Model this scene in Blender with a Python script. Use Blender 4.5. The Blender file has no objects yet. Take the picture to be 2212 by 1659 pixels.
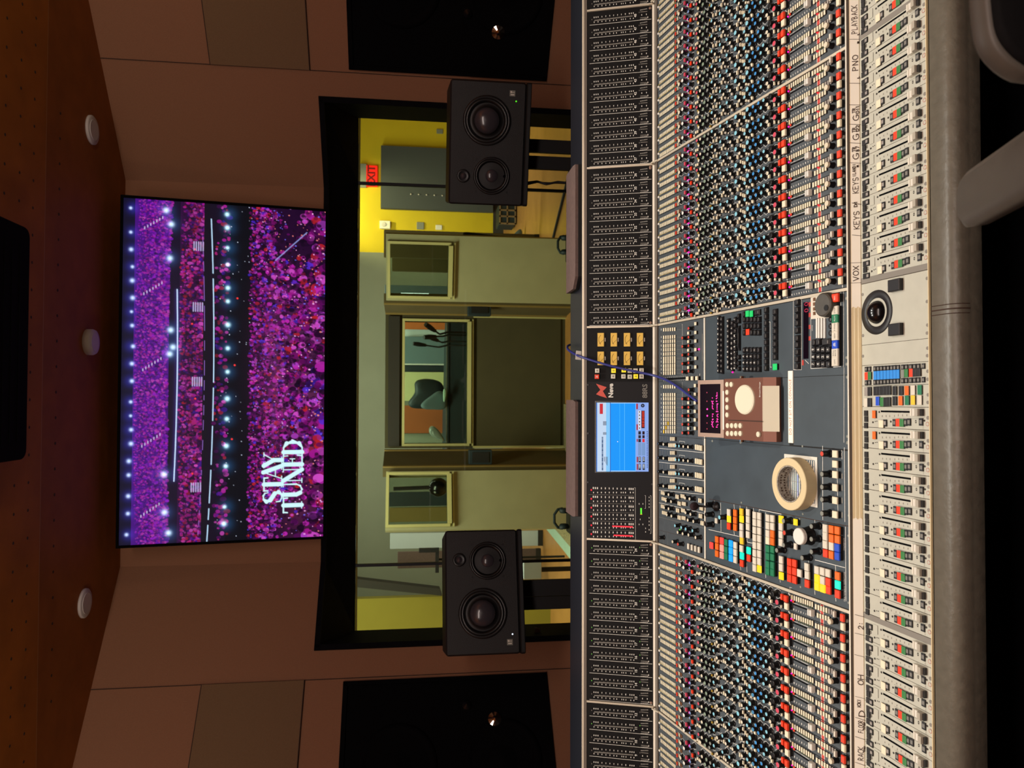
import bpy, math, random
import numpy as np
from mathutils import Matrix, Vector
rnd = random.Random(7)
SC = bpy.context.scene
COL = SC.collection
PI = math.pi

# ------------------------------------------------------------------ camera
F = 1650.0                      # focal length in pixels of the 2212 px frame
YAW, PITCH, ROLL = (math.radians(a) for a in (1.2869, 7.616, -0.3212))
CAMZ = 1.58
def _cam():
    cy, sy, cp, sp = math.cos(YAW), math.sin(YAW), math.cos(PITCH), math.sin(PITCH)
    cr, sr = math.cos(ROLL), math.sin(ROLL)
    fwd = Vector((sy*cp, cy*cp, -sp)); right = Vector((cy, -sy, 0)); down = fwd.cross(right)
    r2 = cr*right + sr*down; d2 = -sr*right + cr*down
    return r2, d2, fwd
CR, CD, CF = _cam()
CAM = Vector((0, 0, CAMZ))
cd = bpy.data.cameras.new('camera'); cam = bpy.data.objects.new('camera', cd); COL.objects.link(cam)
# the photograph was taken with the phone on its side: image right is the room's down
mx = Matrix((CD, CR, -CF)).transposed().to_4x4(); mx.translation = CAM
cam.matrix_world = mx
cd.sensor_fit = 'HORIZONTAL'; cd.sensor_width = 36.0; cd.lens = F/2212*36.0
cd.clip_start = 0.02; cd.clip_end = 60
cd.dof.use_dof = True; cd.dof.focus_distance = 1.75; cd.dof.aperture_fstop = 10
SC.camera = cam
SC.view_settings.view_transform = 'Standard'; SC.view_settings.look = 'None'
SC.view_settings.gamma = 1; SC.view_settings.exposure = 0.0; SC.view_settings.use_curve_mapping = False
W = bpy.data.worlds.new('world'); SC.world = W; W.use_nodes = True
W.node_tree.nodes['Background'].inputs[0].default_value = (0.02, 0.014, 0.01, 1)
W.node_tree.nodes['Background'].inputs[1].default_value = 0.25

def ray(px, py):
    u = 1659 - py - 829.5; v = px - 1106.0
    return (CR*u + CD*v + CF*F).normalized()
def at(px, py, Y):
    d = ray(px, py); return CAM + d*(Y/d.y)
def atz(px, py, Z):
    d = ray(px, py); return CAM + d*((Z-CAMZ)/d.z)
def atp(px, py, P, n):
    d = ray(px, py); return CAM + d*((P-CAM).dot(n)/d.dot(n))
def pix(P):
    c = P-CAM; z = c.dot(CF); return (1106 + F*c.dot(CD)/z, 829.5 - F*c.dot(CR)/z, z)

def light(name, kind, loc, power, col, target=None, **kw):
    l = bpy.data.lights.new(name, kind); l.energy = power; l.color = col
    for k, v in kw.items(): setattr(l, k, v)
    o = bpy.data.objects.new(name, l); COL.objects.link(o); o.location = loc
    d = (Vector(target) if target else Vector(loc)+Vector((0, 0, -1))) - Vector(loc)
    o.rotation_euler = d.to_track_quat('-Z', 'Y').to_euler()
    return o
WARM = (1.0, 0.96, 0.87)
CEIL = 2.953
# downlights over the desk
for k, x in enumerate((-1.5, -0.75, 0.0, 0.75, 1.5)):
    light('desk_downlight', 'SPOT', (x, 1.75, CEIL-0.06), 68, WARM, (x*0.9, 1.45, 0.8), spot_size=math.radians(64), spot_blend=0.7, shadow_soft_size=0.05)
# unseen fill lamps, added to brighten the control room walls and ceiling
light('rear_fill_light', 'AREA', (0, -0.9, CEIL-0.05), 82, (1.0, 0.84, 0.76), (0, 3.4, 1.6), shape='RECTANGLE', size=3.4, size_y=0.5)
for x in (-2.3, 2.5): light('ceiling_fill_light', 'AREA', (x, 0.9, 1.95), 20, (1.0, 0.84, 0.6), (x, 0.9, 3.0), shape='DISK', size=0.4)  # added upward fill that lifts the ceiling, no fitting modelled
# live room
light('live_light_a', 'AREA', (-1.0, 5.6, 3.5), 135, (0.98, 1.0, 0.95), (0, 7.6, 1.2), shape='RECTANGLE', size=2.4, size_y=0.6)
light('live_light_b', 'AREA', (2.4, 9.0, 3.5), 62, (1.0, 0.95, 0.75), (2.2, 12, 1.0), shape='RECTANGLE', size=1.5, size_y=1.0)
light('live_light_c', 'AREA', (-4.0, 7.0, 3.5), 90, (1.0, 1.0, 0.85), (-4.0, 8.0, 1.0), shape='RECTANGLE', size=1.5, size_y=1.0)
light('booth_light', 'AREA', (-0.2, 10.0, 3.5), 155, (0.92, 0.97, 1.0), (0, 11.5, 0.9), shape='RECTANGLE', size=3.0, size_y=0.8)
light('yellow_wall_spot', 'SPOT', (3.15, 12.0, 3.5), 300, (1.0, 0.92, 0.6), (3.15, 13.0, 2.3), spot_size=math.radians(62), spot_blend=0.8, shadow_soft_size=0.08)

# --------------------------------------------------------------- materials
def lin(c):
    return tuple(((x/255)/12.92 if x/255 <= 0.04045 else ((x/255+0.055)/1.055)**2.4) for x in c[:3]) + (1,)
MATS = {}
def mat(name, rgb=(128, 128, 128), rough=0.5, metal=0.0, emit=None, es=1.0, noise=0.0, nscale=40.0, bump=0.0, coat=0.0, spec=0.5, trans=0.0):
    m = bpy.data.materials.new(name); m.use_nodes = True; nt = m.node_tree; b = nt.nodes['Principled BSDF']
    c = lin(rgb)
    b.inputs['Base Color'].default_value = c; b.inputs['Roughness'].default_value = rough; b.inputs['Metallic'].default_value = metal
    b.inputs['Specular IOR Level'].default_value = spec
    if coat: b.inputs['Coat Weight'].default_value = coat
    if trans: b.inputs['Transmission Weight'].default_value = trans
    if noise or bump:
        tc = nt.nodes.new('ShaderNodeTexCoord'); n = nt.nodes.new('ShaderNodeTexNoise'); n.inputs['Scale'].default_value = nscale
        n.inputs['Detail'].default_value = 5
        nt.links.new(tc.outputs['Object'], n.inputs['Vector'])
        if noise:
            r = nt.nodes.new('ShaderNodeMapRange'); r.inputs['From Min'].default_value = 0.3; r.inputs['From Max'].default_value = 0.7
            r.inputs['To Min'].default_value = 1-noise; r.inputs['To Max'].default_value = 1+noise
            nt.links.new(n.outputs['Fac'], r.inputs['Value'])
            mu = nt.nodes.new('ShaderNodeVectorMath'); mu.operation = 'SCALE'; mu.inputs[0].default_value = c[:3]
            nt.links.new(r.outputs['Result'], mu.inputs['Scale']); nt.links.new(mu.outputs['Vector'], b.inputs['Base Color'])
        if bump:
            bp = nt.nodes.new('ShaderNodeBump'); bp.inputs['Strength'].default_value = bump; bp.inputs['Distance'].default_value = 0.002
            nt.links.new(n.outputs['Fac'], bp.inputs['Height']); nt.links.new(bp.outputs['Normal'], b.inputs['Normal'])
    if emit:
        b.inputs['Emission Color'].default_value = lin(emit); b.inputs['Emission Strength'].default_value = es
        if es*max(lin(emit)[:3]) < 4 and name not in ('tv',): m.cycles.emission_sampling = 'NONE'
    MATS[name] = m; return m
# room
mat('wallfab', (150, 106, 80), 0.95, noise=0.06, nscale=260, bump=0.3, spec=0.15)
mat('wallpanel', (126, 98, 72), 0.95, noise=0.07, nscale=260, bump=0.3, spec=0.15)
mat('ceilwood', (150, 86, 34), 0.7, noise=0.12, nscale=9, bump=0.1, spec=0.25)
mat('ceilwood2', (160, 92, 30), 0.7, noise=0.14, nscale=7, bump=0.1, spec=0.25)
mat('seam', (62, 42, 32), 0.9); mat('seamlight', (176, 128, 84), 0.8)
mat('blackframe', (12, 11, 15), 0.8, noise=0.2, nscale=30, spec=0.08)
mat('black', (10, 10, 12), 0.55); mat('deepblack', (5, 5, 7), 0.9, spec=0.1); mat('blackgloss', (9, 9, 12), 0.2)
mat('carpet', (38, 34, 34), 0.95, noise=0.2, nscale=200)
mat('grille', (7, 7, 10), 0.95, noise=0.3, nscale=900, spec=0.1)
mat('white', (225, 220, 210), 0.5); mat('fixture', (205, 196, 190), 0.6)
mat('spkcab', (20, 18, 19), 0.55, noise=0.25, nscale=400, bump=0.4)
mat('cone', (22, 21, 23), 0.5); mat('surround', (14, 14, 15), 0.35); mat('dome', (60, 56, 62), 0.25, coat=0.4)
mat('ring', (34, 33, 34), 0.35, metal=0.3)
mat('silver', (190, 185, 176), 0.3, metal=0.9); mat('chrome', (215, 208, 196), 0.14, metal=1.0)
mat('yellowwall', (202, 176, 24), 0.85, noise=0.04, nscale=3)
mat('olivewall', (140, 128, 40), 0.85, noise=0.04, nscale=3)
mat('greywall', (128, 130, 112), 0.9, noise=0.05, nscale=2)
mat('gobo', (158, 154, 118), 0.9, noise=0.05, nscale=5, bump=0.2); mat('gobodark', (88, 76, 44), 0.9, noise=0.06, nscale=5)
mat('goboframe', (188, 180, 122), 0.6); mat('gobowood', (136, 112, 58), 0.7)
mat('gobopanel', (70, 64, 40), 0.92, noise=0.06, nscale=6)
mat('woodfloor', (186, 132, 72), 0.35, noise=0.1, nscale=5)
mat('darkpanel', (70, 74, 76), 0.95, noise=0.05, nscale=60); mat('baseb', (44, 40, 34), 0.8)
mat('orange', (178, 92, 40), 0.8); mat('orangewall', (150, 76, 34), 0.85, noise=0.1, nscale=3); mat('bluegrey', (92, 110, 118), 0.85); mat('cream', (186, 182, 132), 0.85)
mat('tealdark', (24, 40, 48), 0.6, noise=0.2, nscale=4); mat('plastic_sheet', (150, 158, 150), 0.25, noise=0.3, nscale=8, bump=1.0); mat('mint', (170, 200, 180), 0.6)
mat('rugpat', (150, 138, 100), 0.95, noise=0.5, nscale=60); mat('paleblue', (190, 200, 206), 0.7); mat('padd', (104, 84, 78), 0.85, noise=0.12, nscale=90, bump=0.4)
mat('exitred', (180, 20, 16), 0.5, emit=(255, 30, 20), es=1.1); mat('exitlet', (90, 8, 8), 0.5, emit=(120, 8, 8), es=0.6); mat('lamptube', (230, 235, 240), 0.5, emit=(220, 235, 255), es=3.0)
# console
mat('eqpanel', (62, 69, 74), 0.55, noise=0.1, nscale=70, bump=0.12); mat('eqgap', (14, 14, 14), 0.8)
mat('centerpanel', (54, 65, 72), 0.5, noise=0.14, nscale=16, bump=0.1)
mat('meterpanel', (15, 14, 14), 0.6, noise=0.12, nscale=60, spec=0.2); mat('meterblack', (8, 7, 11), 0.5, spec=0.25)
mat('print', (226, 222, 212), 0.6); mat('printdim', (120, 116, 108), 0.6); mat('printdark', (46, 38, 30), 0.7); mat('printred', (190, 60, 50), 0.7)
mat('divider', (206, 194, 172), 0.4, metal=0.3); mat('rail', (108, 98, 88), 0.45, metal=0.1); mat('railbright', (238, 230, 212), 0.35, metal=0.1)
mat('faderpanel', (184, 182, 166), 0.55, noise=0.04, nscale=40); mat('fadergap', (70, 58, 44), 0.8); mat('fadergrey', (128, 122, 112), 0.6)
mat('leather', (98, 92, 80), 0.42, noise=0.1, nscale=60, bump=0.7); mat('leatherdark', (54, 48, 44), 0.5, noise=0.1, nscale=60, bump=0.6)
mat('knobblack', (14, 13, 14), 0.38); mat('capcream', (214, 204, 178), 0.45); mat('capwhite', (226, 222, 212), 0.45); mat('caplblue', (130, 196, 214), 0.4); mat('capblue', (52, 140, 208), 0.4)
mat('capgreen', (122, 142, 118), 0.5); mat('capgrey', (128, 130, 120), 0.5); mat('capred', (206, 66, 44), 0.4); mat('cappink', (206, 70, 92), 0.4); mat('capperi', (112, 140, 196), 0.4)
mat('butcream', (232, 220, 190), 0.5); mat('butwhite', (214, 206, 188), 0.5); mat('butred', (236, 58, 14), 0.45); mat('butgreen', (14, 116, 76), 0.45); mat('butorange', (232, 104, 10), 0.45)
mat('butgrey', (150, 142, 134), 0.5); mat('butblack', (22, 20, 22), 0.45); mat('butblue', (14, 74, 200), 0.45); mat('butyellow', (240, 196, 40), 0.45); mat('butside', (20, 16, 14), 0.5)
mat('butsky', (40, 140, 226), 0.45); mat('gold', (168, 136, 44), 0.45); mat('olive', (78, 86, 40), 0.5); mat('brownbut', (112, 72, 40), 0.5); mat('dgreen', (50, 122, 60), 0.45)
for n_, c_, e_ in (('litcyan', (20, 240, 200), 1.0), ('litred', (255, 70, 60), 1.0), ('litblue', (20, 160, 255), 1.1), ('lityellow', (255, 214, 30), 1.0), ('litpink', (255, 150, 130), 1.0),
                   ('litgreen', (30, 220, 110), 0.8), ('magenta', (255, 20, 150), 2.2), ('magdim', (190, 10, 60), 0.7), ('ledred', (255, 20, 50), 0.9), ('ledgreen', (90, 240, 40), 1.0), ('ledyellow', (255, 190, 20), 1.0), ('leddot', (70, 200, 90), 0.6), ('ledwhite', (230, 240, 255), 1.4)):
    mat(n_, tuple(int(x*0.5) for x in c_), 0.4, emit=c_, es=e_)
mat('vuface', (150, 110, 40), 0.5, emit=(206, 160, 62), es=0.75); mat('vudark', (60, 38, 10), 0.6)
mat('tape', (240, 224, 184), 0.7, noise=0.04, nscale=30); mat('tapewhite', (250, 242, 224), 0.7); mat('ink', (70, 50, 34), 0.8); mat('redink', (206, 96, 60), 0.8)
mat('brownmetal', (122, 78, 62), 0.4, metal=0.35); mat('brownedge', (140, 112, 96), 0.4, metal=0.3); mat('padbeige', (222, 214, 188), 0.5); mat('displayglass', (18, 10, 22), 0.12, coat=0.6)
mat('tapeside', (214, 194, 150), 0.6); mat('tapecore', (150, 142, 130), 0.7, noise=0.5, nscale=220); mat('paper', (222, 218, 204), 0.5); mat('bluecable', (46, 50, 120), 0.35); mat('micfoam', (40, 22, 26), 0.95, noise=0.3, nscale=300)
mat('clearcap', (226, 220, 204), 0.2, coat=0.6); mat('capbody', (176, 168, 152), 0.3); mat('capdark', (40, 38, 38), 0.4)
mat('chairgrey', (84, 78, 70), 0.5, noise=0.05, nscale=40); mat('chairblack', (10, 9, 10), 0.8, noise=0.2, nscale=300, spec=0.15); mat('shelfblue', (30, 34, 42), 0.35)
mat('wheelgrey', (70, 66, 58), 0.5, noise=0.1, nscale=80)
def glassmat(name, tint, gl=0.05):
    m = bpy.data.materials.new(name); m.use_nodes = True; nt = m.node_tree; nt.nodes.clear()
    o = nt.nodes.new('ShaderNodeOutputMaterial'); t = nt.nodes.new('ShaderNodeBsdfTransparent'); g = nt.nodes.new('ShaderNodeBsdfGlossy')
    g.inputs['Roughness'].default_value = 0.02; mix = nt.nodes.new('ShaderNodeMixShader'); fr = nt.nodes.new('ShaderNodeFresnel'); fr.inputs['IOR'].default_value = 1.5
    t.inputs['Color'].default_value = lin(tint)
    nt.links.new(fr.outputs[0], mix.inputs[0]); nt.links.new(t.outputs[0], mix.inputs[1]); nt.links.new(g.outputs[0], mix.inputs[2]); nt.links.new(mix.outputs[0], o.inputs[0])
    MATS[name] = m
glassmat('glass', (236, 240, 222)); glassmat('glass2', (226, 236, 226))
def screenmat(name, es=1.0):
    m = bpy.data.materials.new(name); m.use_nodes = True; nt = m.node_tree; b = nt.nodes['Principled BSDF']
    b.inputs['Base Color'].default_value = (0.01, 0.01, 0.012, 1); b.inputs['Roughness'].default_value = 0.3; b.inputs['Specular IOR Level'].default_value = 0.06
    a = nt.nodes.new('ShaderNodeAttribute'); a.attribute_name = 'pic'
    nt.links.new(a.outputs['Color'], b.inputs['Emission Color']); b.inputs['Emission Strength'].default_value = es
    MATS[name] = m; return m
screenmat('tvscreen', 1.0); screenmat('dawscreen', 1.0)

# ------------------------------------------------------------ mesh building
class MB:
    def __init__(s): s.v = []; s.f = []; s.m = []; s.sm = []; s.names = []
    def mi(s, n):
        if n not in s.names: s.names.append(n)
        return s.names.index(n)
    def add(s, vf, m, M=None, smooth=False):
        vs, fs = vf; o = len(s.v); k = s.mi(m)
        if M is not None: vs = [M @ Vector(p) for p in vs]
        s.v += [tuple(p) for p in vs]
        for f in fs:
            s.f.append(tuple(i+o for i in f)); s.m.append(k); s.sm.append(smooth)
        return s
    def join(s, other, M=None):
        o = len(s.v); s.v += [tuple(M @ Vector(p)) for p in other.v] if M is not None else list(other.v)
        mp = [s.mi(n) for n in other.names]
        s.f += [tuple(i+o for i in f) for f in other.f]; s.m += [mp[k] for k in other.m]; s.sm += other.sm
        return s
    def mesh(s, name):
        me = bpy.data.meshes.new(name); me.from_pydata(s.v, [], s.f); me.update()
        for n in s.names: me.materials.append(MATS[n])
        me.polygons.foreach_set('material_index', s.m); me.polygons.foreach_set('use_smooth', s.sm)
        return me
    def build(s, name, parent=None, Mw=None):
        return obj(name, s.mesh(name), parent, Mw)
WM = {}
def obj(name, data, parent=None, Mw=None):
    o = bpy.data.objects.new(name, data); COL.objects.link(o)
    Mw = Mw or Matrix.Identity(4)
    if parent is not None:
        o.parent = parent; o.matrix_parent_inverse = WM[parent.name].inverted()
    o.matrix_basis = Mw; WM[o.name] = Mw.copy()
    return o
def tag(o, label=None, cat=None, group=None, kind=None):
    if label: o['label'] = label
    if cat: o['category'] = cat
    if group: o['group'] = group
    if kind: o['kind'] = kind
    return o
def thing(name, loc, label, cat, group=None):
    e = obj(name, None, None, Matrix.Translation(Vector(loc))); e.empty_display_size = 0.05
    return tag(e, label, cat, group)
T = lambda x, y, z: Matrix.Translation((x, y, z))
RX = lambda a: Matrix.Rotation(a, 4, 'X'); RY = lambda a: Matrix.Rotation(a, 4, 'Y'); RZ = lambda a: Matrix.Rotation(a, 4, 'Z')
def box(x0, x1, y0, y1, z0, z1):
    return ([(x0, y0, z0), (x1, y0, z0), (x1, y1, z0), (x0, y1, z0), (x0, y0, z1), (x1, y0, z1), (x1, y1, z1), (x0, y1, z1)],
            [(0, 3, 2, 1), (4, 5, 6, 7), (0, 1, 5, 4), (1, 2, 6, 5), (2, 3, 7, 6), (3, 0, 4, 7)])
def cbox(sx, sy, z0, z1, b):
    """box with a bevelled top rim"""
    a, c = sx/2, sy/2
    r = lambda q, z: [(-a+q, -c+q, z), (a-q, -c+q, z), (a-q, c-q, z), (-a+q, c-q, z)]
    v = r(0, z0) + r(0, z1-b) + r(b, z1)
    f = [(8, 9, 10, 11)] + [(i, (i+1) % 4, 4+(i+1) % 4, 4+i) for i in range(4)] + [(4+i, 4+(i+1) % 4, 8+(i+1) % 4, 8+i) for i in range(4)] + [(3, 2, 1, 0)]
    return v, f
def rect2(hw, hh, r, n=4):
    out = []
    for cx, cy, a0 in ((hw-r, hh-r, 0), (-hw+r, hh-r, PI/2), (-hw+r, -hh+r, PI), (hw-r, -hh+r, 1.5*PI)):
        for k in range(n+1):
            a = a0+k/n*PI/2; out.append((cx+r*math.cos(a), cy+r*math.sin(a)))
    return out
def loft(rings, cap0=True, cap1=True):
    n = len(rings[0]); v = [p for r in rings for p in r]; f = []
    for k in range(len(rings)-1):
        for i in range(n):
            j = (i+1) % n; f.append((k*n+i, k*n+j, (k+1)*n+j, (k+1)*n+i))
    if cap0: f.append(tuple(range(n-1, -1, -1)))
    if cap1: f.append(tuple((len(rings)-1)*n+i for i in range(n)))
    return v, f
def rbox(hw, hh, z0, z1, r, b):
    """rounded-corner slab, x half hw, y half hh, bevelled both rims by b"""
    R = lambda q, z: [(x, y, z) for x, y in rect2(hw-q, hh-q, max(r-q, 1e-4))]
    return loft([R(b, z0), R(0, z0+b), R(0, z1-b), R(b, z1)])
def lathe(prof, n=24, cap0=True, cap1=True):
    return loft([[(r*math.cos(2*PI*i/n), r*math.sin(2*PI*i/n), z) for i in range(n)] for r, z in prof], cap0, cap1)
def prism(poly, z0, z1):
    return loft([[(x, y, z0) for x, y in poly], [(x, y, z1) for x, y in poly]])
def tube(pts, r, n=8):
    pts = [Vector(p) for p in pts]; rs = r if isinstance(r, (list, tuple)) else [r]*len(pts); rings = []
    up = Vector((0, 0, 1)); prev = None
    for i, p in enumerate(pts):
        t = (pts[min(i+1, len(pts)-1)]-pts[max(i-1, 0)]).normalized()
        if prev is None:
            a = t.cross(up)
            if a.length < 1e-3: a = t.cross(Vector((1, 0, 0)))
        else: a = prev - t*prev.dot(t)
        a.normalize(); b = t.cross(a); prev = a
        rings.append([tuple(p+(a*math.cos(2*PI*k/n)+b*math.sin(2*PI*k/n))*rs[i]) for k in range(n)])
    return loft(rings)
def quad(pts): return [tuple(p) for p in pts], [tuple(range(len(pts)))]
def ribbon(pts, w, z=0.0):
    """flat stroke in the xy plane"""
    v = []; f = []
    for a, b in zip(pts[:-1], pts[1:]):
        dx, dy = b[0]-a[0], b[1]-a[1]; L = math.hypot(dx, dy) or 1e-9; nx, ny = -dy/L*w/2, dx/L*w/2; ex, ey = dx/L*w*0.3, dy/L*w*0.3
        o = len(v); v += [(a[0]-nx-ex, a[1]-ny-ey, z), (b[0]-nx+ex, b[1]-ny+ey, z), (b[0]+nx+ex, b[1]+ny+ey, z), (a[0]+nx-ex, a[1]+ny-ey, z)]; f.append((o, o+1, o+2, o+3))
    return v, f
TXT = {}
def text(s, size, align='CENTER', bold=0.0, spacing=1.0):
    """lettering as flat faces in the xy plane, centred on the origin"""
    key = (s, size, align, bold, spacing)
    if key not in TXT:
        c = bpy.data.curves.new('t', 'FONT'); c.body = s; c.size = size; c.align_x = align; c.align_y = 'CENTER'; c.offset = bold; c.resolution_u = 3; c.space_character = spacing
        o = bpy.data.objects.new('t', c); COL.objects.link(o)
        dg = bpy.context.evaluated_depsgraph_get(); me = bpy.data.meshes.new_from_object(o.evaluated_get(dg))
        TXT[key] = ([tuple(v.co) for v in me.vertices], [tuple(p.vertices) for p in me.polygons])
        bpy.data.objects.remove(o); bpy.data.curves.remove(c); bpy.data.meshes.remove(me)
    return TXT[key]
def arc(cx, cy, rx, ry, a0, a1, n=8):
    return [(cx+rx*math.cos(math.radians(a0+(a1-a0)*k/n)), cy+ry*math.sin(math.radians(a0+(a1-a0)*k/n))) for k in range(n+1)]
# hand lettering: strokes on a box 1 wide, 1.5 high
HAND = {'P': [[(0, 0), (.05, 1.5)], arc(.05, 1.1, .75, .4, 90, -90)], 'L': [[(.1, 1.5), (0, 0), (.8, .05)]], 'A': [[(0, 0), (.5, 1.5), (.95, 0)], [(.2, .5), (.85, .55)]],
 'Y': [[(0, 1.5), (.45, .7), (.95, 1.5)], [(.45, .7), (.4, 0)]], 'B': [[(0, 0), (0, 1.5)], arc(0, 1.12, .6, .38, 90, -90), arc(0, .37, .75, .37, 90, -90)], 'C': [arc(.6, .75, .6, .75, 50, 310)],
 'K': [[(0, 1.5), (0, 0)], [(.9, 1.5), (.05, .7), (.95, 0)]], 'N': [[(0, 0), (.05, 1.5), (.8, 0), (.9, 1.5)]], 'O': [arc(.5, .75, .5, .72, 0, 360, 14)], 'G': [arc(.6, .75, .6, .75, 50, 340), [(.6, .65), (1.1, .65), (1.05, .1)]],
 'T': [[(0, 1.45), (1, 1.5)], [(.5, 1.5), (.45, 0)]], 'R': [[(0, 0), (0, 1.5)], arc(0, 1.1, .75, .4, 90, -90), [(.2, .7), (.9, 0)]], 'D': [[(0, 0), (0, 1.5)], arc(0, .75, .9, .75, 90, -90)], 'I': [[(.3, 0), (.3, 1.5)]],
 'E': [[(.85, 1.5), (0, 1.5), (0, 0), (.9, 0)], [(0, .8), (.7, .8)]], 'S': [arc(.5, 1.1, .45, .38, 30, 270, 8)+arc(.5, .38, .45, .36, 90, -150, 8)], 'V': [[(0, 1.5), (.45, 0), (.95, 1.5)]], 'X': [[(0, 1.5), (.9, 0)], [(.9, 1.5), (0, 0)]],
 'F': [[(.9, 1.5), (0, 1.5), (0, 0)], [(0, .8), (.7, .8)]], 'H': [[(0, 1.5), (0, 0)], [(.9, 1.5), (.9, 0)], [(0, .75), (.9, .75)]], 'M': [[(0, 0), (.1, 1.5), (.5, .5), (.9, 1.5), (1, 0)]], 'J': [[(.6, 1.5), (.6, .2)]+arc(.3, .2, .3, .2, 0, -180)],
 'U': [[(0, 1.5), (0, .4)]+arc(.45, .4, .45, .4, 180, 360)+[(.9, 1.5)]], '1': [[(.3, 1.2), (.5, 1.5), (.5, 0)]], '2': [arc(.45, 1.05, .4, .42, 160, -30)+[(0, 0), (.9, 0)]], '5': [[(.85, 1.5), (.1, 1.5), (.05, .85)]+arc(.4, .45, .45, .45, 90, -150)],
 '7': [[(0, 1.5), (.9, 1.5), (.3, 0)]], '/': [[(.1, -.4), (.7, 1.8)]], '|': [[(.3, -.5), (.4, 2)]], '?': [arc(.4, 1.1, .38, .4, 170, -60)+[(.4, .5)], [(.4, .1), (.4, 0)]], 'Z': [[(0, 1.5), (.9, 1.5), (0, 0), (.9, 0)]], 'W': [[(0, 1.5), (.25, 0), (.5, 1), (.75, 0), (1, 1.5)]], 'Q': [arc(.5, .75, .5, .72, 0, 360, 14), [(.6, .3), (1, -.1)]], ' ': [], ':': [[(.3, .3), (.35, .4)], [(.3, 1.0), (.35, 1.1)]], '(': [arc(.7, .75, .4, .9, 130, 230)], ')': [arc(.1, .75, .4, .9, 50, -50)]}
def hand(s, h, w, mb, m, M, jit=0.0):
    """hand-written word, height h, stroke width w"""
    x = 0.0; k = h/1.5
    for ch in s:
        for st in HAND.get(ch, []):
            mb.add(ribbon([((x+px)*k, (py-0.75)*k+rnd.uniform(-jit, jit)*k) for px, py in st], w), m, M)
        x += 1.25 if ch not in ' I|1' else 0.75
    return x*k

# picture surfaces
class Canvas:
    def __init__(s, w, h, bg=(0, 0, 0)):
        s.w, s.h = w, h; s.a = np.zeros((h, w, 3)); s.a[:] = lin(bg)[:3]
        s.yy, s.xx = np.mgrid[0:h, 0:w].astype(float)
    def blend(s, m, c, sl=(slice(None), slice(None))):
        c = np.array(lin(c)[:3]); s.a[sl] = s.a[sl]*(1-m[..., None]) + c*m[..., None]
    def rect(s, x0, y0, x1, y1, c, al=1.0):
        sl = (slice(max(int(y0), 0), max(int(math.ceil(y1)), 0)), slice(max(int(x0), 0), max(int(math.ceil(x1)), 0)))
        m = np.full(s.a[sl].shape[:2], al); s.blend(m, c, sl)
    def disc(s, x, y, r, c, al=1.0, asp=1.0, soft=0.6):
        R = int(r*max(1, asp)+3); sl = (slice(max(int(y)-R, 0), min(int(y)+R, s.h)), slice(max(int(x)-R, 0), min(int(x)+R, s.w)))
        if s.a[sl].size == 0: return
        d = np.hypot(s.xx[sl]-x, (s.yy[sl]-y)/asp); s.blend(np.clip((r-d)/soft+0.5, 0, 1)*al, c, sl)
    def glow(s, x, y, r, c, k=1.0):
        R = int(r*3.2); sl = (slice(max(int(y)-R, 0), min(int(y)+R, s.h)), slice(max(int(x)-R, 0), min(int(x)+R, s.w)))
        if s.a[sl].size == 0: return
        d2 = ((s.xx[sl]-x)**2+(s.yy[sl]-y)**2)/(r*r); s.a[sl] += np.exp(-d2)[..., None]*np.array(lin(c)[:3])*k
    def line(s, pts, w, c, al=1.0):
        for (xa, ya), (xb, yb) in zip(pts[:-1], pts[1:]):
            wa, wb = w if isinstance(w, tuple) else (w, w); P = max(wa, wb)+2
            sl = (slice(max(int(min(ya, yb)-P), 0), max(int(max(ya, yb)+P), 0)), slice(max(int(min(xa, xb)-P), 0), max(int(max(xa, xb)+P), 0)))
            if s.a[sl].size == 0: continue
            X, Y = s.xx[sl], s.yy[sl]; dx, dy = xb-xa, yb-ya; L2 = dx*dx+dy*dy or 1e-9
            t = np.clip(((X-xa)*dx+(Y-ya)*dy)/L2, 0, 1); d = np.hypot(X-xa-t*dx, Y-ya-t*dy)
            s.blend(np.clip((wa+(wb-wa)*t)/2-d+0.5, 0, 1)*al, c, sl)
    def mesh(s, name, corners, m):
        """corners: top-left, top-right, bottom-right, bottom-left"""
        w, h = s.w, s.h; tl, tr, br, bl = [np.array(c) for c in corners]
        u = np.linspace(0, 1, w)[None, :, None]; v = np.linspace(0, 1, h)[:, None, None]
        P = (tl*(1-u)+tr*u)*(1-v)+(bl*(1-u)+br*u)*v
        idx = np.arange(w*h).reshape(h, w); f = np.stack([idx[1:, :-1], idx[1:, 1:], idx[:-1, 1:], idx[:-1, :-1]], -1).reshape(-1, 4)
        me = bpy.data.meshes.new(name); me.vertices.add(w*h); me.vertices.foreach_set('co', P.reshape(-1).astype(np.float32))
        me.loops.add(f.size); me.loops.foreach_set('vertex_index', f.reshape(-1).astype(np.int32)); me.polygons.add(len(f))
        me.polygons.foreach_set('loop_start', np.arange(0, f.size, 4, dtype=np.int32)); me.update(calc_edges=True)
        at_ = me.color_attributes.new('pic', 'FLOAT_COLOR', 'POINT')
        at_.data.foreach_set('color', np.concatenate([np.clip(s.a, 0, 1.6).reshape(-1, 3), np.ones((w*h, 1))], 1).reshape(-1).astype(np.float32))
        me.materials.append(MATS[m]); return me
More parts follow.
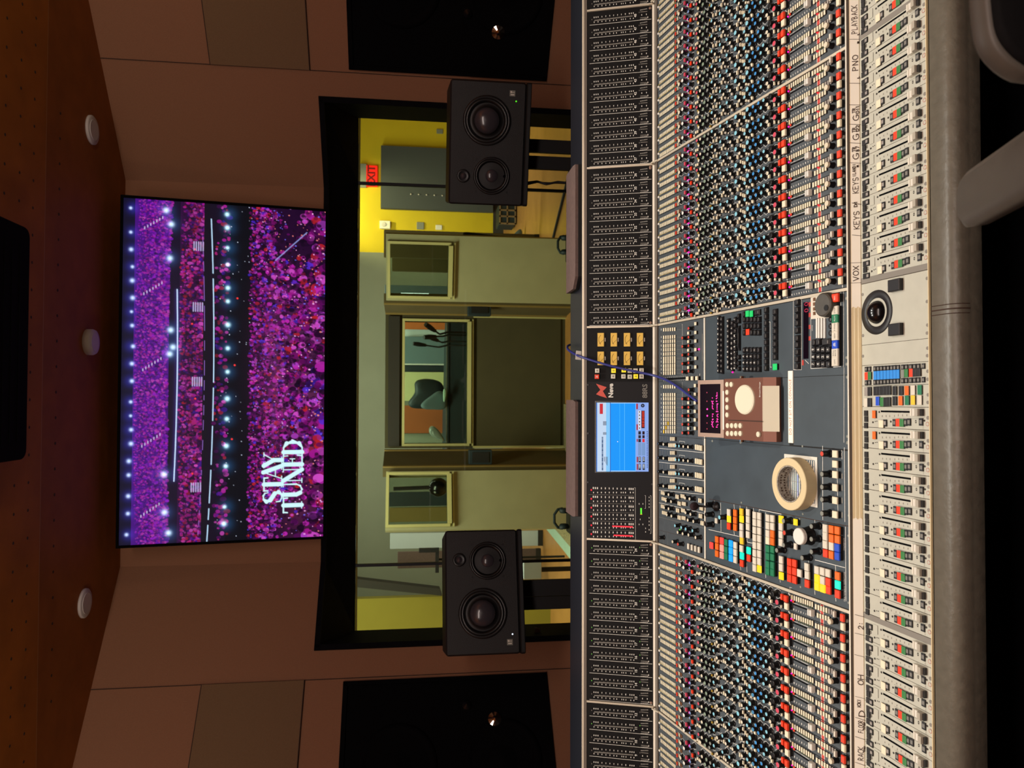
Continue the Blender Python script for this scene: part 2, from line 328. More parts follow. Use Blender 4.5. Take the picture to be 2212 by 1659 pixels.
# ===================================================================== ROOM
UP = Vector((0, 0, 1))
def struct(name, mb): return tag(mb.build(name), kind='structure')
XR, XL, YW = 1.067, -0.80, 3.90
dR = Vector((0.647, -0.456, 0)).normalized(); dL = Vector((-0.719, -0.498, 0)).normalized()
nR = Vector((-0.456, -0.647, 0)).normalized(); nL = Vector((0.498, -0.719, 0)).normalized()
PR, PL_ = Vector((XR, YW, 0)), Vector((XL, YW, 0))
SIDE = 3.0
ZT, ZB, YG = 2.0, 0.62, 4.22
# window rim on the splayed walls
ro = atp(693, 213, PR, nR); lo = atp(687, 1400, PL_, nL)
sR, sL = (ro-PR).dot(dR), (lo-PL_).dot(dL)
GXR, GXL = at(775, 255, YG).x, at(768, 1362, YG).x; GZT = at(771, 800, YG).z
def slab(mb, P, d, n, s0, s1, z0, z1, m, th=0.12, off=0.0):
    """wall piece whose front face runs along d from P"""
    q = [P+d*s0+n*off, P+d*s1+n*off, P+d*s1-n*th, P+d*s0-n*th]
    mb.add(([(*p.xy, z0) for p in q]+[(*p.xy, z1) for p in q], [(3, 2, 1, 0), (4, 5, 6, 7), (0, 1, 5, 4), (1, 2, 6, 5), (2, 3, 7, 6), (3, 0, 4, 7)]), m)
X1 = Vector((1, 0, 0)); NF = Vector((0, -1, 0))
mb = MB(); slab(mb, PL_, X1, NF, 0, XR-XL, ZT, CEIL, 'wallfab'); slab(mb, PL_, X1, NF, 0, XR-XL, 0, ZB, 'wallfab')
struct('wall_front', mb)
ends = []
for nm, P, d, n, s, pan, sgn in (('right', PR, dR, nR, sR, ((455, 137.7), (669, 147)), 1), ('left', PL_, dL, nL, sL, ((436.3, 1480.7), (657.7, 1472)), -1)):
    mb = MB(); slab(mb, P, d, n, 0, s, ZT, CEIL, 'wallfab'); slab(mb, P, d, n, 0, s, 0, ZB, 'wallfab'); slab(mb, P, d, n, s, SIDE, 0, CEIL, 'wallfab')
    struct('wall_front_'+nm, mb)
    a, b = [atp(*q, P, n) for q in pan]; s0 = (a-P).dot(d)
    mb = MB(); slab(mb, P, d, n, s0, s0+0.75, b.z, a.z, 'wallpanel', 0.0, 0.012)
    tag(mb.build('wall_panel'), 'fabric acoustic panel set in the wall above the big %s black monitor' % ('right' if sgn > 0 else 'left'), 'acoustic panel', 'wall fabric panels')
    mb = MB(); slab(mb, P, d, n, s0-0.004, s0-0.001, 0, CEIL, 'seam', 0.0, 0.003)
    for z in (a.z, b.z): slab(mb, P, d, n, s0, s0+0.76, z-0.0015, z+0.0015, 'seam', 0.0, 0.014)
    struct('trim_seam_'+nm, mb)
    e = P+d*SIDE; ends.append(e)
    mb = MB(); mb.add(box(min(e.x, e.x+sgn*.12), max(e.x, e.x+sgn*.12), -2.6, e.y, 0, CEIL), 'wallfab'); struct('wall_'+nm, mb)
struct('wall_back', MB().add(box(ends[1].x-.12, ends[0].x+.12, -2.7, -2.6, 0, CEIL), 'wallfab'))
struct('floor', MB().add(box(-4, 4.2, -2.7, 4.1, -0.1, 0), 'carpet'))
YS = 3.08
mb = MB().add(box(-4, 4.2, YS, 4.05, CEIL, CEIL+.1), 'ceilwood').add(box(-4, 4.2, -2.7, YS-0.008, CEIL-0.006, CEIL+.1), 'ceilwood2').add(box(-4, 4.2, YS-0.009, YS, CEIL-0.004, CEIL+.05), 'seamlight')
for i in range(44):
    for j in range(12): mb.add(lathe([(0.006, CEIL-0.0066), (0.006, CEIL-0.0060)], 6), 'seam', T(-2.2+i*0.1, YS-0.1-j*0.1, 0))
for i in range(24): mb.add(lathe([(0.006, CEIL-0.0012), (0.006, CEIL)], 6), 'seam', T(-1.2+i*0.1+.03, YS+0.12, 0))
struct('ceiling', mb)
# control-room window: deep black reveal and three butted panes
fr = [Vector((*(PL_+dL*sL).xy, 0)), PL_, PR, Vector((*(PR+dR*sR).xy, 0))]
bk = [Vector((GXL, YG, 0)), Vector((at(770, 1222, YG).x, YG, 0)), Vector((at(775, 395, YG).x, YG, 0)), Vector((GXR, YG, 0))]
mb = MB()
for i in range(3):
    a, b, c, d = fr[i], fr[i+1], bk[i+1], bk[i]
    mb.add(loft([[(*p.xy, z) for p, z in ((a, ZT), (b, ZT), (c, GZT), (d, GZT))], [(*p.xy, ZT+.06) for p in (a+Vector((0, .02, 0)), b+Vector((0, .02, 0)), c, d)]]), 'blackframe')
    mb.add(loft([[(*p.xy, ZB-.06) for p in (a+Vector((0, .02, 0)), b+Vector((0, .02, 0)), c, d)], [(*p.xy, z) for p, z in ((a, ZB), (b, ZB), (c, ZB+.03), (d, ZB+.03))]]), 'blackframe')
for a, d, s in ((fr[0], bk[0], -1), (fr[3], bk[3], 1)):
    q = [a, d, d+X1*s*.1, a+X1*s*.14+Vector((0, .1, 0))]
    mb.add(loft([[(*p.xy, z) for p in q] for z in (ZB, ZT)]), 'blackframe')
# thin raised casing around the rim
for a, b, n in ((fr[0], fr[1], nL), (fr[1], fr[2], NF), (fr[2], fr[3], nR)):
    d = (b-a).normalized(); L = (b-a).length; slab(mb, a, d, n, 0, L, ZT-.012, ZT+.012, 'blackframe', 0.02, 0.014)
for P, d, n, s in ((PL_, dL, nL, sL), (PR, dR, nR, sR)): slab(mb, P, d, n, s-.012, s+.012, ZB, ZT+.012, 'blackframe', 0.02, 0.014)
struct('window_1_frame', mb)
mb = MB().add(box(GXL-.02, GXR+.02, YG, YG+.012, ZB, GZT), 'glass'); struct('window_1_pane', mb)
mb = MB()
for p in (bk[1], bk[2]): mb.add(box(p.x-.007, p.x+.007, YG-.004, YG+.016, ZB, GZT), 'black')
struct('window_1_joint', mb)
# wall above, below and beside the glass on the live-room side
mb = MB().add(box(-6.1, 6.6, YG+.02, YG+.16, GZT, 3.8), 'greywall').add(box(-6.1, 6.6, YG+.02, YG+.16, 0, ZB), 'greywall').add(box(-6.1, GXL-.3, YG+.02, YG+.16, ZB, GZT), 'greywall').add(box(GXR+.3, 6.6, YG+.02, YG+.16, ZB, GZT), 'greywall')
struct('wall_live_front', mb)

# ceiling fittings
for px, py, r, h, lab in ((200, 281, .062, .012, 'round white ceiling fitting above the right black monitor'), (197, 739, .056, .03, 'deeper round white ceiling puck, middle of the three fittings'), (184, 1303, .062, .012, 'round white ceiling fitting above the left black monitor')):
    p = atz(px, py, CEIL-h/2)
    o = thing('ceiling_fitting', (p.x, p.y, CEIL), lab, 'ceiling light', 'round ceiling fittings')
    MB().add(lathe([(r*.92, -h), (r, -h*.7), (r, 0)], 32), 'fixture', T(p.x, p.y, CEIL), True).build('rim', o)
    MB().add(lathe([(r*.7, -h-.002), (r*.72, -h+.001)], 28), 'fixture', T(p.x, p.y, CEIL)).build('diffuser', o)
# downlight cans that carry the desk light
for x in (-1.5, -.75, 0, .75, 1.5):
    o = MB().add(lathe([(.06, -.012), (.07, -.008), (.07, 0), (.05, 0), (.05, -.011)], 24, False, False), 'black', T(x, 1.75, CEIL), True).build('downlight')
    tag(o, 'black recessed ceiling downlight over the mixing desk', 'downlight', 'downlights over the desk')
# black block hanging under the ceiling
c = [atz(*p, CEIL-.06) for p in ((0, 474), (62, 495), (62, 990), (0, 1008))]
o = thing('ceiling_vent', ((c[1].x+c[2].x)/2, 2.85, CEIL), 'black rectangular box hung under the brown wooden ceiling', 'ceiling unit')
MB().add(loft([[(p[0], p[1], z) for p in rect2((c[1].x-c[2].x)/2-q, .26-q, .03)] for z, q in ((-.06, .004), (-.055, 0), (0, 0))]), 'deepblack', T((c[1].x+c[2].x)/2, c[1].y-.26, CEIL-.006)).build('housing', o)
mb = MB()
for k in range(9): mb.add(box(c[2].x+.06, c[1].x-.06, c[1].y-.47+k*.05, c[1].y-.45+k*.05, CEIL-.0675, CEIL-.066), 'deepblack')
mb.build('louvre', o)

# ------------------------------------------------------------- television
yb, yt = 3.80, 3.665
tl, tr, br, bl = at(257, 1178, yt), at(266.5, 426.5, yt), at(701.7, 457.9, yb), at(699.3, 1158.8, yb)
x0, x1 = (tl.x+bl.x)/2, (tr.x+br.x)/2; zt, zb = (tl.z+tr.z)/2, (bl.z+br.z)/2
tvup = Vector((0, yt-yb, zt-zb)); H = tvup.length; tvup.normalize(); tvn = Vector((0, -tvup.z, tvup.y)); Wd = x1-x0
ctr = Vector(((x0+x1)/2, (yt+yb)/2, (zt+zb)/2))
Mtv = Matrix((Vector((1, 0, 0)), tvup, tvn)).transposed().to_4x4(); Mtv.translation = ctr
tv = obj('television', None, None, Matrix.Translation(ctr)); tag(tv, 'large flat television tilted down over the window, purple concert crowd on screen', 'television')
mb = MB(); b = .012
for a in (box(-Wd/2-b, -Wd/2, -H/2-b, H/2+b, -.03, .006), box(Wd/2, Wd/2+b, -H/2-b, H/2+b, -.03, .006), box(-Wd/2, Wd/2, H/2, H/2+b, -.03, .006), box(-Wd/2, Wd/2, -H/2-b, -H/2, -.03, .006), box(-Wd/2, Wd/2, -H/2, H/2, -.035, -.006)): mb.add(a, 'deepblack')
mb.build('bezel', tv, Mtv)
MB().add(box(-.35, .35, -.2, .25, -.07, -.036), 'black').build('wall_bracket', tv, Mtv)
cv = Canvas(720, 411, (8, 6, 22))
rs = np.random.RandomState(5)
def band(v0, v1, n, cols, r0, r1, al=(.4, .95), u0=0, u1=1, dens=None):
    for _ in range(n):
        u = rs.uniform(u0, u1); v = v0+(v1-v0)*rs.rand(); vv = v+.03*(u-.5)**2*4*(.5 if v < .5 else 0)
        if dens and rs.rand() > dens(u, v): continue
        r = r0+(r1-r0)*(v-v0)/(v1-v0); r *= rs.uniform(.6, 1.4)
        cv.disc(u*cv.w, vv*cv.h, r, cols[rs.randint(len(cols))], rs.uniform(*al), rs.uniform(.8, 1.5))
W_, H_ = cv.w, cv.h
for y in range(H_):
    v = y/H_
    base = (6, 4, 34) if v < .055 else (66, 4, 120) if v < .22 else (18, 5, 36) if v < .27 else (44, 3, 56) if v < .385 else (18, 8, 30) if v < .5 else (6, 8, 18) if v < .62 else (30, 3, 40)
    cv.rect(0, y, W_, y+1, base)
pur = [(120, 8, 176), (140, 18, 186), (92, 4, 150), (160, 28, 156), (176, 60, 172), (62, 4, 116), (40, 2, 80), (76, 3, 130), (130, 12, 120), (54, 0, 84)]
mag = [(164, 18, 146), (176, 30, 120), (104, 4, 104), (70, 2, 80), (36, 1, 42), (150, 20, 40), (200, 70, 180), (56, 14, 130), (30, 1, 36), (22, 1, 30)]
hot = [(186, 36, 172), (160, 20, 140), (206, 74, 196), (112, 8, 100), (78, 4, 80), (176, 30, 36), (76, 40, 200), (170, 60, 190), (34, 2, 38), (20, 1, 28), (26, 2, 36), (88, 6, 88), (56, 3, 60), (16, 1, 24), (22, 2, 30), (130, 14, 110)]
band(.06, .215, 6500, pur, 1.4, 2.4)
band(.27, .385, 2600, mag, 2.2, 3.2); band(.435, .5, 260, mag, 3, 4)
for u, wu in ((.08, .05), (.32, .03), (.52, .1), (.7, .04), (.93, .08)): cv.blend(np.exp(-((cv.xx/W_-u)/wu)**2)*np.clip(1-np.abs(cv.yy/H_-.33)/.06, 0, 1)*.55, (24, 10, 40))
tri = lambda u, v: 0.15 if (v > .74 and u > .86-.35*(v-.74) and u < 1.14-1.0*(v-.74)*.6 and v < .9) or (u < .12 and .75 < v < .93) else 1.0
band(.61, .78, 3000, hot, 2.2, 4.2, dens=tri); 
m = np.exp(-((cv.xx/W_-.52)/.22)**2-((cv.yy/H_-.82)/.14)**2)*.35; cv.blend(m, (130, 60, 116))
m = np.exp(-((cv.xx/W_-.25)/.25)**2-((cv.yy/H_-.9)/.12)**2)*.3; cv.blend(m, (150, 60, 110))
band(.76, .9, 1200, hot, 3.2, 5.2, dens=tri); band(.88, 1.0, 460, hot, 5, 9, dens=tri)
band(.61, 1.0, 900, [(20, 4, 26), (36, 6, 40)], 1.2, 3, (.5, .9)); band(.62, 1, 500, [(250, 170, 240), (240, 130, 130), (120, 110, 250)], .7, 1.4, (.6, 1))
cv.rect(0, .385*H_, W_, .41*H_, (16, 10, 26)); arch = lambda u, v: v+.025*(2*u-1)**2*-1
for (v, ua, ub, w, c, al) in ((.262, .17, .74, 3.2, (200, 225, 255), 1), (.437, .0, .97, 3.0, (190, 225, 255), 1), (.392, .02, .9, 1.4, (170, 120, 230), .8)):
    k = 60
    for i in range(k):
        if rs.rand() < (.06 if w > 2 else .35): continue
        u, u2 = ua+(ub-ua)*i/k, ua+(ub-ua)*(i+.93)/k
        cv.line([(u*W_, (v-.02*(2*u-1)**2*1.2)*H_), (u2*W_, (v-.02*(2*u2-1)**2*1.2)*H_)], w*.72, c, al)
        if w > 3: cv.glow((u+u2)/2*W_, (v-.02*(2*u-1)**2)*H_, 5, (110, 90, 220), .12)
for u in (.03, .09, .14, .2, .24, .29, .33, .37, .41, .47, .52, .57, .63, .67, .71, .76, .8, .85, .9, .97): cv.glow(u*W_, (.03+.02*(1-(2*u-1)**2)+rs.uniform(-.004, .004))*H_, rs.uniform(2.4, 4), (190, 210, 255), 1.5); cv.glow(u*W_, .045*H_, 11, (60, 60, 200), .35)
for u in (.05, .1, .22, .28, .36, .42, .5, .57, .64, .71, .75, .82, .87, .93, .97): cv.glow(u*W_, (.505-.012*(2*u-1)**2)*H_, rs.uniform(3.2, 4.4), (190, 240, 255), 1.7); cv.glow(u*W_, .505*H_, 13, (50, 110, 170), .3)
for u, v in ((.03, .23), (.09, .21), (.2, .205), (.55, .225), (.62, .228), (.83, .22), (.93, .225), (.97, .2), (.57, .24)): cv.glow(u*W_, v*H_, 5, (200, 230, 255), 1.4); cv.glow(u*W_, v*H_, 14, (60, 110, 190), .3)
for u, v in ((.2, .34), (.42, .35), (.64, .33), (.86, .34), (.3, .53), (.52, .54), (.72, .55)):
    cv.disc(u*W_, v*H_, 2, (255, 60, 60))
for u in (.06, .27, .5, .73, .93):
    for k in range(7): cv.line([(u*W_+k*4+(u-.5)*-30, (.1+k*.014)*H_), (u*W_+k*4+4+(u-.5)*-30, (.1+k*.014)*H_)], 2, (220, 200, 250), .8)
for u in (.16, .47, .69, .87): 
    for k in range(5): cv.line([(u*W_-9, (.335+k*.011)*H_), (u*W_+9, (.335+k*.011)*H_)], 2.4, (200, 190, 240), .75)
for _ in range(60): cv.disc(rs.uniform(0, W_), rs.uniform(.46, .62)*H_, rs.uniform(.6, 1.2), (220, 230, 255), rs.uniform(.4, 1))
cv.line([(.93*W_, .9*H_), (.84*W_, .74*H_)], 2.2, (150, 160, 230), .8)
# caption, strokes traced per letter: x0, x1 as fractions of the word box
tw = (210, 250, 255)
def cap(letters, X0, X1, Y0, Y1):
    for ch, a, b in letters:
        x = lambda q: (X0+(X1-X0)*(a+(b-a)*q)); y = lambda q: (Y0+(Y1-Y0)*q); th, tn = 9.0, 2.0
        L = lambda pts, w: cv.line([(x(p), y(q)) for p, q in pts], w, tw)
        if ch == 'S': L([(.86, .26), (.8, .1)], tn); L([(.84, .1), (.6, .01), (.3, .03)], (tn, 4)); L([(.3, .03), (.12, .18), (.22, .38)], (4, th)); L([(.22, .38), (.78, .62)], th); L([(.78, .62), (.88, .82), (.7, .97)], (th, 4)); L([(.7, .97), (.4, .99), (.12, .9), (.08, .7)], (3, tn))
        if ch == 'T': L([(0, .04), (1, .04)], 3); L([(.02, .04), (0, .24)], 3); L([(.98, .04), (1, .24)], 3); L([(.5, .04), (.5, .98)], th); L([(.28, .98), (.72, .98)], tn)
        if ch == 'A': L([(.5, 0), (.12, .98)], tn); L([(.5, 0), (.86, .98)], th); L([(.25, .64), (.72, .64)], tn); L([(0, .98), (.26, .98)], tn); L([(.66, .98), (1, .98)], tn)
        if ch == 'Y': L([(.14, .02), (.5, .55)], th); L([(.88, .02), (.52, .55)], tn); L([(.5, .5), (.5, .98)], th); L([(0, .02), (.34, .02)], tn); L([(.74, .02), (1, .02)], tn); L([(.3, .98), (.7, .98)], tn)
        if ch == 'U': L([(.2, .02), (.2, .7), (.3, .9)], th); L([(.3, .9), (.5, .99), (.72, .9), (.82, .7), (.82, .02)], (4, tn)); L([(0, .02), (.38, .02)], tn); L([(.68, .02), (.98, .02)], tn)
        if ch == 'N': L([(.14, .98), (.14, .02)], tn); L([(.14, .02), (.86, .98)], th); L([(.86, .98), (.86, .02)], tn); L([(0, .98), (.28, .98)], tn); L([(.72, .02), (1, .02)], tn)
        if ch == 'E': L([(.25, .02), (.25, .98)], th); L([(.05, .02), (.92, .02), (.95, .24)], tn); L([(.05, .98), (.95, .98), (1, .74)], 3); L([(.25, .48), (.7, .48)], tn); L([(.7, .36), (.7, .6)], tn)
        if ch == 'D': L([(.2, .02), (.2, .98)], th); L([(0, .02), (.5, .02)], 3); L([(.5, .02), (.78, .18), (.88, .5)], (3, th)); L([(.88, .5), (.78, .82), (.5, .98)], (th, 3)); L([(.5, .98), (0, .98)], 3)
uu = lambda py: (1178-py)/(1178-430)*W_; vv_ = lambda px: (px-258)/443*H_
cap([('S', 0, .24), ('T', .24, .5), ('A', .44, .78), ('Y', .7, 1)], uu(1098), uu(985), vv_(563), vv_(605))
cap([('T', 0, .2), ('U', .2, .43), ('N', .41, .62), ('E', .62, .79), ('D', .79, 1)], uu(1121), uu(957), vv_(607), vv_(651))
mb_me = cv.mesh('screen', [(-Wd/2, H/2, .001), (Wd/2, H/2, .001), (Wd/2, -H/2, .001), (-Wd/2, -H/2, .001)], 'tvscreen')
obj('screen', mb_me, tv, Mtv)

# --------------------------------------------- big monitors set in the walls
for P, d, n, q, gl, lab in ((PR, dR, nR, ((745.7, 0), (754, 149), (1179.6, 170), (1196, 0)), ((1075.6, 69), (1010.5, 29)), 'large black wall-mounted main monitor right of the window'),
                            (PL_, dL, nL, ((733, 1659), (741.8, 1473.7), (1179.7, 1454), (1198.7, 1658.5)), ((1068, 1554), (1007.6, 1524)), 'large black wall-mounted main monitor left of the window')):
    pp = [atp(*a, P, n) for a in q]; s0 = (pp[1]-P).dot(d); z1, z0 = pp[1].z, pp[2].z; s1 = s0+.72
    c0 = P+d*((s0+s1)/2); o = thing('main_monitor', (c0.x, c0.y, z0), lab, 'loudspeaker', 'main monitors in the front wall')
    Mm = Matrix((d if d.x > 0 else -d, UP, n)).transposed().to_4x4(); Mm.translation = Vector((c0.x, c0.y, (z0+z1)/2)); hw, hh = (s1-s0)/2, (z1-z0)/2
    mb = MB()
    for a in (box(-hw, hw, hh-.02, hh, .001, .014), box(-hw, hw, -hh, -hh+.02, .001, .014), box(-hw, -hw+.02, -hh, hh, .001, .014), box(hw-.02, hw, -hh, hh, .001, .014)): mb.add(a, 'deepblack')
    mb.build('surround', o, Mm)
    MB().add(box(-hw+.02, hw-.02, -hh+.02, hh-.02, .001, .003), 'deepblack').build('baffle', o, Mm)
    for (dx, dy, r) in ((-.0, .22, .17), (0, -.24, .17)):
        MB().add(lathe([(r, .003), (r, .012), (r*.88, .01), (r*.8, .002), (r*.4, -.0), (r*.25, .012), (.001, .022)], 32, False, False), 'deepblack', T(dx, dy, 0), True).build('woofer', o, Mm)
    for k, g in enumerate(gl):
        gp = Mm.inverted() @ atp(*g, P, n)
        MB().add(lathe([(.035-.01*k, .003), (.03-.01*k, .012), (.012, .02), (.001, .03)], 16, False, False), 'chrome' if k == 0 else 'surround', T(gp.x, gp.y, 0), False).build('horn_glint', o, Mm)  # small cones standing in for glints of the horn, highlight built as shape

# ------------------------------------------------------- monitors on stands
def monitor(c, Wm, Hm, sgn, lab, stand_lab, ledm, posts):
    """front face centre c; sgn=+1 woofer on the outer right side"""
    D = .29
    o = thing('monitor_speaker', (c.x, c.y+D/2, c.z-Hm/2), lab, 'loudspeaker', 'monitors on stands')
    M0 = T(*c) @ RZ(sgn) @ RX(PI/2)
    w, h = Wm/2, Hm/2
    MB().add(rbox(w, h, -D, 0, .012, .006), 'spkcab').build('cabinet', o, M0)
    def driver(x, y, r, nm, dome):
        MB().add(lathe([(r*1.08, 0), (r*1.08, .005), (r*.98, .007), (r*.94, .004)], 40, True, False), 'ring', T(x, y, 0), True).add(
            lathe([(r*.96, .004), (r*.9, .009), (r*.82, .005), (r*.76, -.001)], 40, False, False), 'surround', T(x, y, .0), True).add(
            lathe([(r*.76, .0005), (r*.5, .001), (dome, .002)], 40, False, True), 'cone', T(x, y, .0), True).build(nm, o, M0)
        MB().add(lathe([(dome, .001), (dome*.9, dome*.22), (dome*.65, dome*.38), (dome*.3, dome*.48), (.0005, dome*.5)], 28, False, False), 'dome', T(x, y, 0), True).build('dust_cap', o, M0)
    return o, M0, w, h, driver
for side, pc, dr, lab, led in ((1, ((971.7, 173.3), (970.3, 443.6), (1131, 180), (1135, 447.7)), ((1052, 260.6), (1061.8, 380), (1000.8, 380)), 'black three-way monitor on its side, right of the window, green power light', (1115, 219)),
                               (-1, ((962.8, 1414.7), (961.4, 1143), (1123.6, 1410.5), (1116.7, 1141.6)), ((1043, 1324.6), (1053, 1211), (992, 1209.5)), 'black three-way monitor on its side, left of the window, white power light', (1107, 1369.8))):
    q = [at(*a, 3.0) for a in pc]; c = sum(q, Vector())/4; TOE = math.radians(-15*side); nv = Vector((math.sin(TOE), -math.cos(TOE), 0)); ev = Vector((math.cos(TOE), math.sin(TOE), 0))
    q = [atp(*a, c, nv) for a in pc]; xs = [(p-c).dot(ev) for p in q]
    Wm = (abs(xs[0]-xs[1])+abs(xs[2]-xs[3]))/2; Hm = abs(q[0].z-q[2].z)*.5+abs(q[1].z-q[3].z)*.5
    o, M0, w, h, driver = monitor(c, Wm, Hm, TOE, lab, '', None, None)
    R = lambda a: M0.inverted() @ atp(*a, c, nv)
    a, b, t = [R(z) for z in dr]
    driver(a.x, a.y, .088, 'woofer', .05); driver(b.x, b.y, .068, 'midrange', .026)
    MB().add(lathe([(.026, 0), (.026, .004), (.018, .002), (.013, .001)], 28), 'ring', T(t.x, t.y, 0), True).build('tweeter', o, M0)
    MB().add(lathe([(.012, .001), (.010, .006), (.0005, .009)], 20, False, False), 'dome', T(t.x, t.y, 0), True).build('tweeter_dome', o, M0)
    g = R((1107, 201.8) if side > 0 else (1101.4, 1387)); 
    MB().add(box(g.x-.011, g.x+.011, g.y-.011, g.y+.011, 0, .0015), 'capgrey').add(box(g.x-.007, g.x-.003, g.y-.007, g.y+.007, .0015, .002), 'white').add(box(g.x+.001, g.x+.008, g.y+.002, g.y+.008, .0015, .002), 'white').add(box(g.x+.003, g.x+.005, g.y-.008, g.y+.002, .0015, .002), 'white').build('badge', o, M0)
    l = R(led); MB().add(lathe([(.003, 0), (.003, .002), (.001, .003)], 10), 'ledgreen' if side > 0 else 'ledwhite', T(l.x, l.y, 0)).build('power_led', o, M0)
    mb = MB()
    for bx, by in ((-1, -1), (1, -1), (-1, 1), (1, 1)): mb.add(lathe([(.004, 0), (.004, .0015)], 8), 'ring', T(b.x+bx*.062, b.y+by*.062, 0))
    mb.add(lathe([(.006, .0), (.005, .009)], 12), 'deepblack', T(b.x+.0*side, b.y-.052, .0)); mb.build('screw', o, M0)
    # stand
    px0 = at(1190, 302 if side > 0 else 1252.5, 3.12).x; px1 = at(1190, 330 if side > 0 else 1287, 3.12).x
    qx0 = at(1190, 338 if side > 0 else 1288.5, 3.12).x; qx1 = at(1190, 366 if side > 0 else 1316, 3.12).x
    st = thing('speaker_stand', ((px0+qx1)/2, 3.15, 0), 'black twin-post stand under the %s monitor speaker' % ('right' if side > 0 else 'left'), 'speaker stand', 'monitor stands')
    zt_ = c.z-h
    for u0, u1 in ((px0, px1), (qx0, qx1)): MB().add(box(min(u0, u1), max(u0, u1), 3.12, 3.135, .03, zt_-.02), 'black').build('post', st)
    MB().add(rbox(w*1.0, .17, -.018, 0, .01, .003), 'black', T(c.x-nv.x*.15, c.y-nv.y*.15, zt_) @ RZ(TOE)).build('top_plate', st)
    MB().add(box(min(px0, qx1), max(px0, qx1), 3.12, 3.18, zt_-.03, zt_-.018), 'black').build('yoke', st)
    MB().add(rbox(.2, .17, 0, .03, .01, .004), 'black', T((px0+qx1)/2, 3.15, 0)).build('base', st)
# tape scrap on the left stand/frame and a cable hanging from the right monitor
p0, p1, p2 = at(1137, 395, 3.2), at(1180, 398, 3.2), at(1232, 396, 3.2)
tag(MB().add(tube([at(1133, 394, 3.25), p0, at(1160, 392, 3.2), p1, at(1205, 393, 3.2), p2, at(1262, 392, 3.2)], .005, 6), 'black').add(tube([at(1133, 400, 3.28), at(1160, 394, 3.24), at(1190, 395, 3.22), at(1262, 398, 3.22)], .003, 6), 'black').build('speaker_cable'), 'black cable hanging behind the right monitor stand', 'cable')
mb = MB(); q = [at(*a, 3.88) for a in ((1155, 1355), (1166, 1358), (1168, 1366), (1163, 1377), (1156, 1376), (1154, 1366))]; mb.add(loft([[tuple(p) for p in q], [tuple(p+Vector((0, .002, 0))) for p in q]]), 'capgrey')
tag(mb.build('tape_scrap'), 'scrap of pale tape on the black window frame, lower left', 'tape')
# ================================================================= LIVE ROOM
YB = 13.0
struct('floor_live', MB().add(box(-6.1, 6.6, YG+.02, 14.2, -.1, 0), 'woodfloor'))
struct('ceiling_live', MB().add(box(-6.1, 6.6, YG+.02, 14.2, 3.8, 3.9), 'greywall'))
xs_ = at(800, 545, YB).x            # where the yellow wall meets the grey one
mb = MB().add(box(xs_, 6.6, YB, YB+.15, 0, 3.8), 'yellowwall'); struct('wall_live_yellow', mb)
struct('wall_live_back', MB().add(box(-6.1, xs_, YB, YB+.15, 0, 3.8), 'greywall'))
struct('wall_live_right', MB().add(box(6.45, 6.6, YG, YB, 0, 3.8), 'yellowwall'))
lx = at(900, 1290, 8.5).x
struct('wall_live_left', MB().add(box(-6.1, -6.0, YG, YB, 0, 3.8), 'olivewall').add(box(-6.0, lx, 8.5, 8.6, 0, 3.8), 'olivewall'))
struct('baseboard_live', MB().add(box(xs_, 6.45, YB-.03, YB, 0, at(1065, 480, YB).z), 'baseb'))
# slanted dark beam before the left wall
a, b_, c, d = at(765, 1250, 8.3), at(950, 1272, 8.3), at(955, 1287, 8.3), at(765, 1268, 8.3)
q = [a, at(1240, 1302, 8.3), at(1240, 1318, 8.3), d]
tag(MB().add(loft([[(p.x, 8.3, p.z) for p in (a, b_, c, d)], [(p.x, 8.42, p.z) for p in (a, b_, c, d)]]), 'baseb').build('door_closer_beam'), 'dark slanted beam in front of the olive-green live room wall', 'beam')
# big dark absorber on the yellow wall
P4 = [at(823, 314, YB-.13), at(826, 449, YB-.13), at(1065, 456, YB-.13)]
o = thing('absorber_panel', ((P4[0].x+P4[1].x)/2, YB, P4[2].z), 'large dark grey acoustic absorber on the yellow live room wall', 'acoustic panel')
MB().add(box(P4[1].x, P4[0].x, YB-.13, YB-.035, P4[2].z, P4[0].z), 'darkpanel').build('cloth', o)
mb = MB(); 
for k in range(5):
    p = at(887.5+17*k, 419.5+.8*k, YB-.13); mb.add(lathe([(.012, 0), (.012, .01), (.004, .02)], 8), 'fixture', T(p.x, YB-.13, p.z) @ RX(PI/2))
mb.build('reflection_dot', o)  # pale raised dots standing in for reflected LED points
# exit sign
p = at(803, 380, YB-.06); a = at(791, 403, YB-.06); b_ = at(815, 359, YB-.06)
o = thing('exit_sign', (p.x, YB, p.z), 'red illuminated EXIT sign on the yellow wall above the absorber', 'exit sign')
hw = (b_.x-a.x)/2; hh = (a.z-b_.z)/2
Mx = Matrix(((1, 0, 0, p.x), (0, 0, -1, YB-.06), (0, 1, 0, p.z), (0, 0, 0, 1)))
MB().add(box(-hw, hw, -hh, hh, -.05, 0), 'exitred').build('sign_face', o, Mx)
MB().add(text('EXIT', hh*1.9, bold=.006), 'exitlet', T(0, 0, .003)).build('lettering', o, Mx)
MB().add(box(-hw-.02, hw+.02, hh, hh+.1, -.05, .01), 'capgrey').build('emergency_lamp_housing', o, Mx)
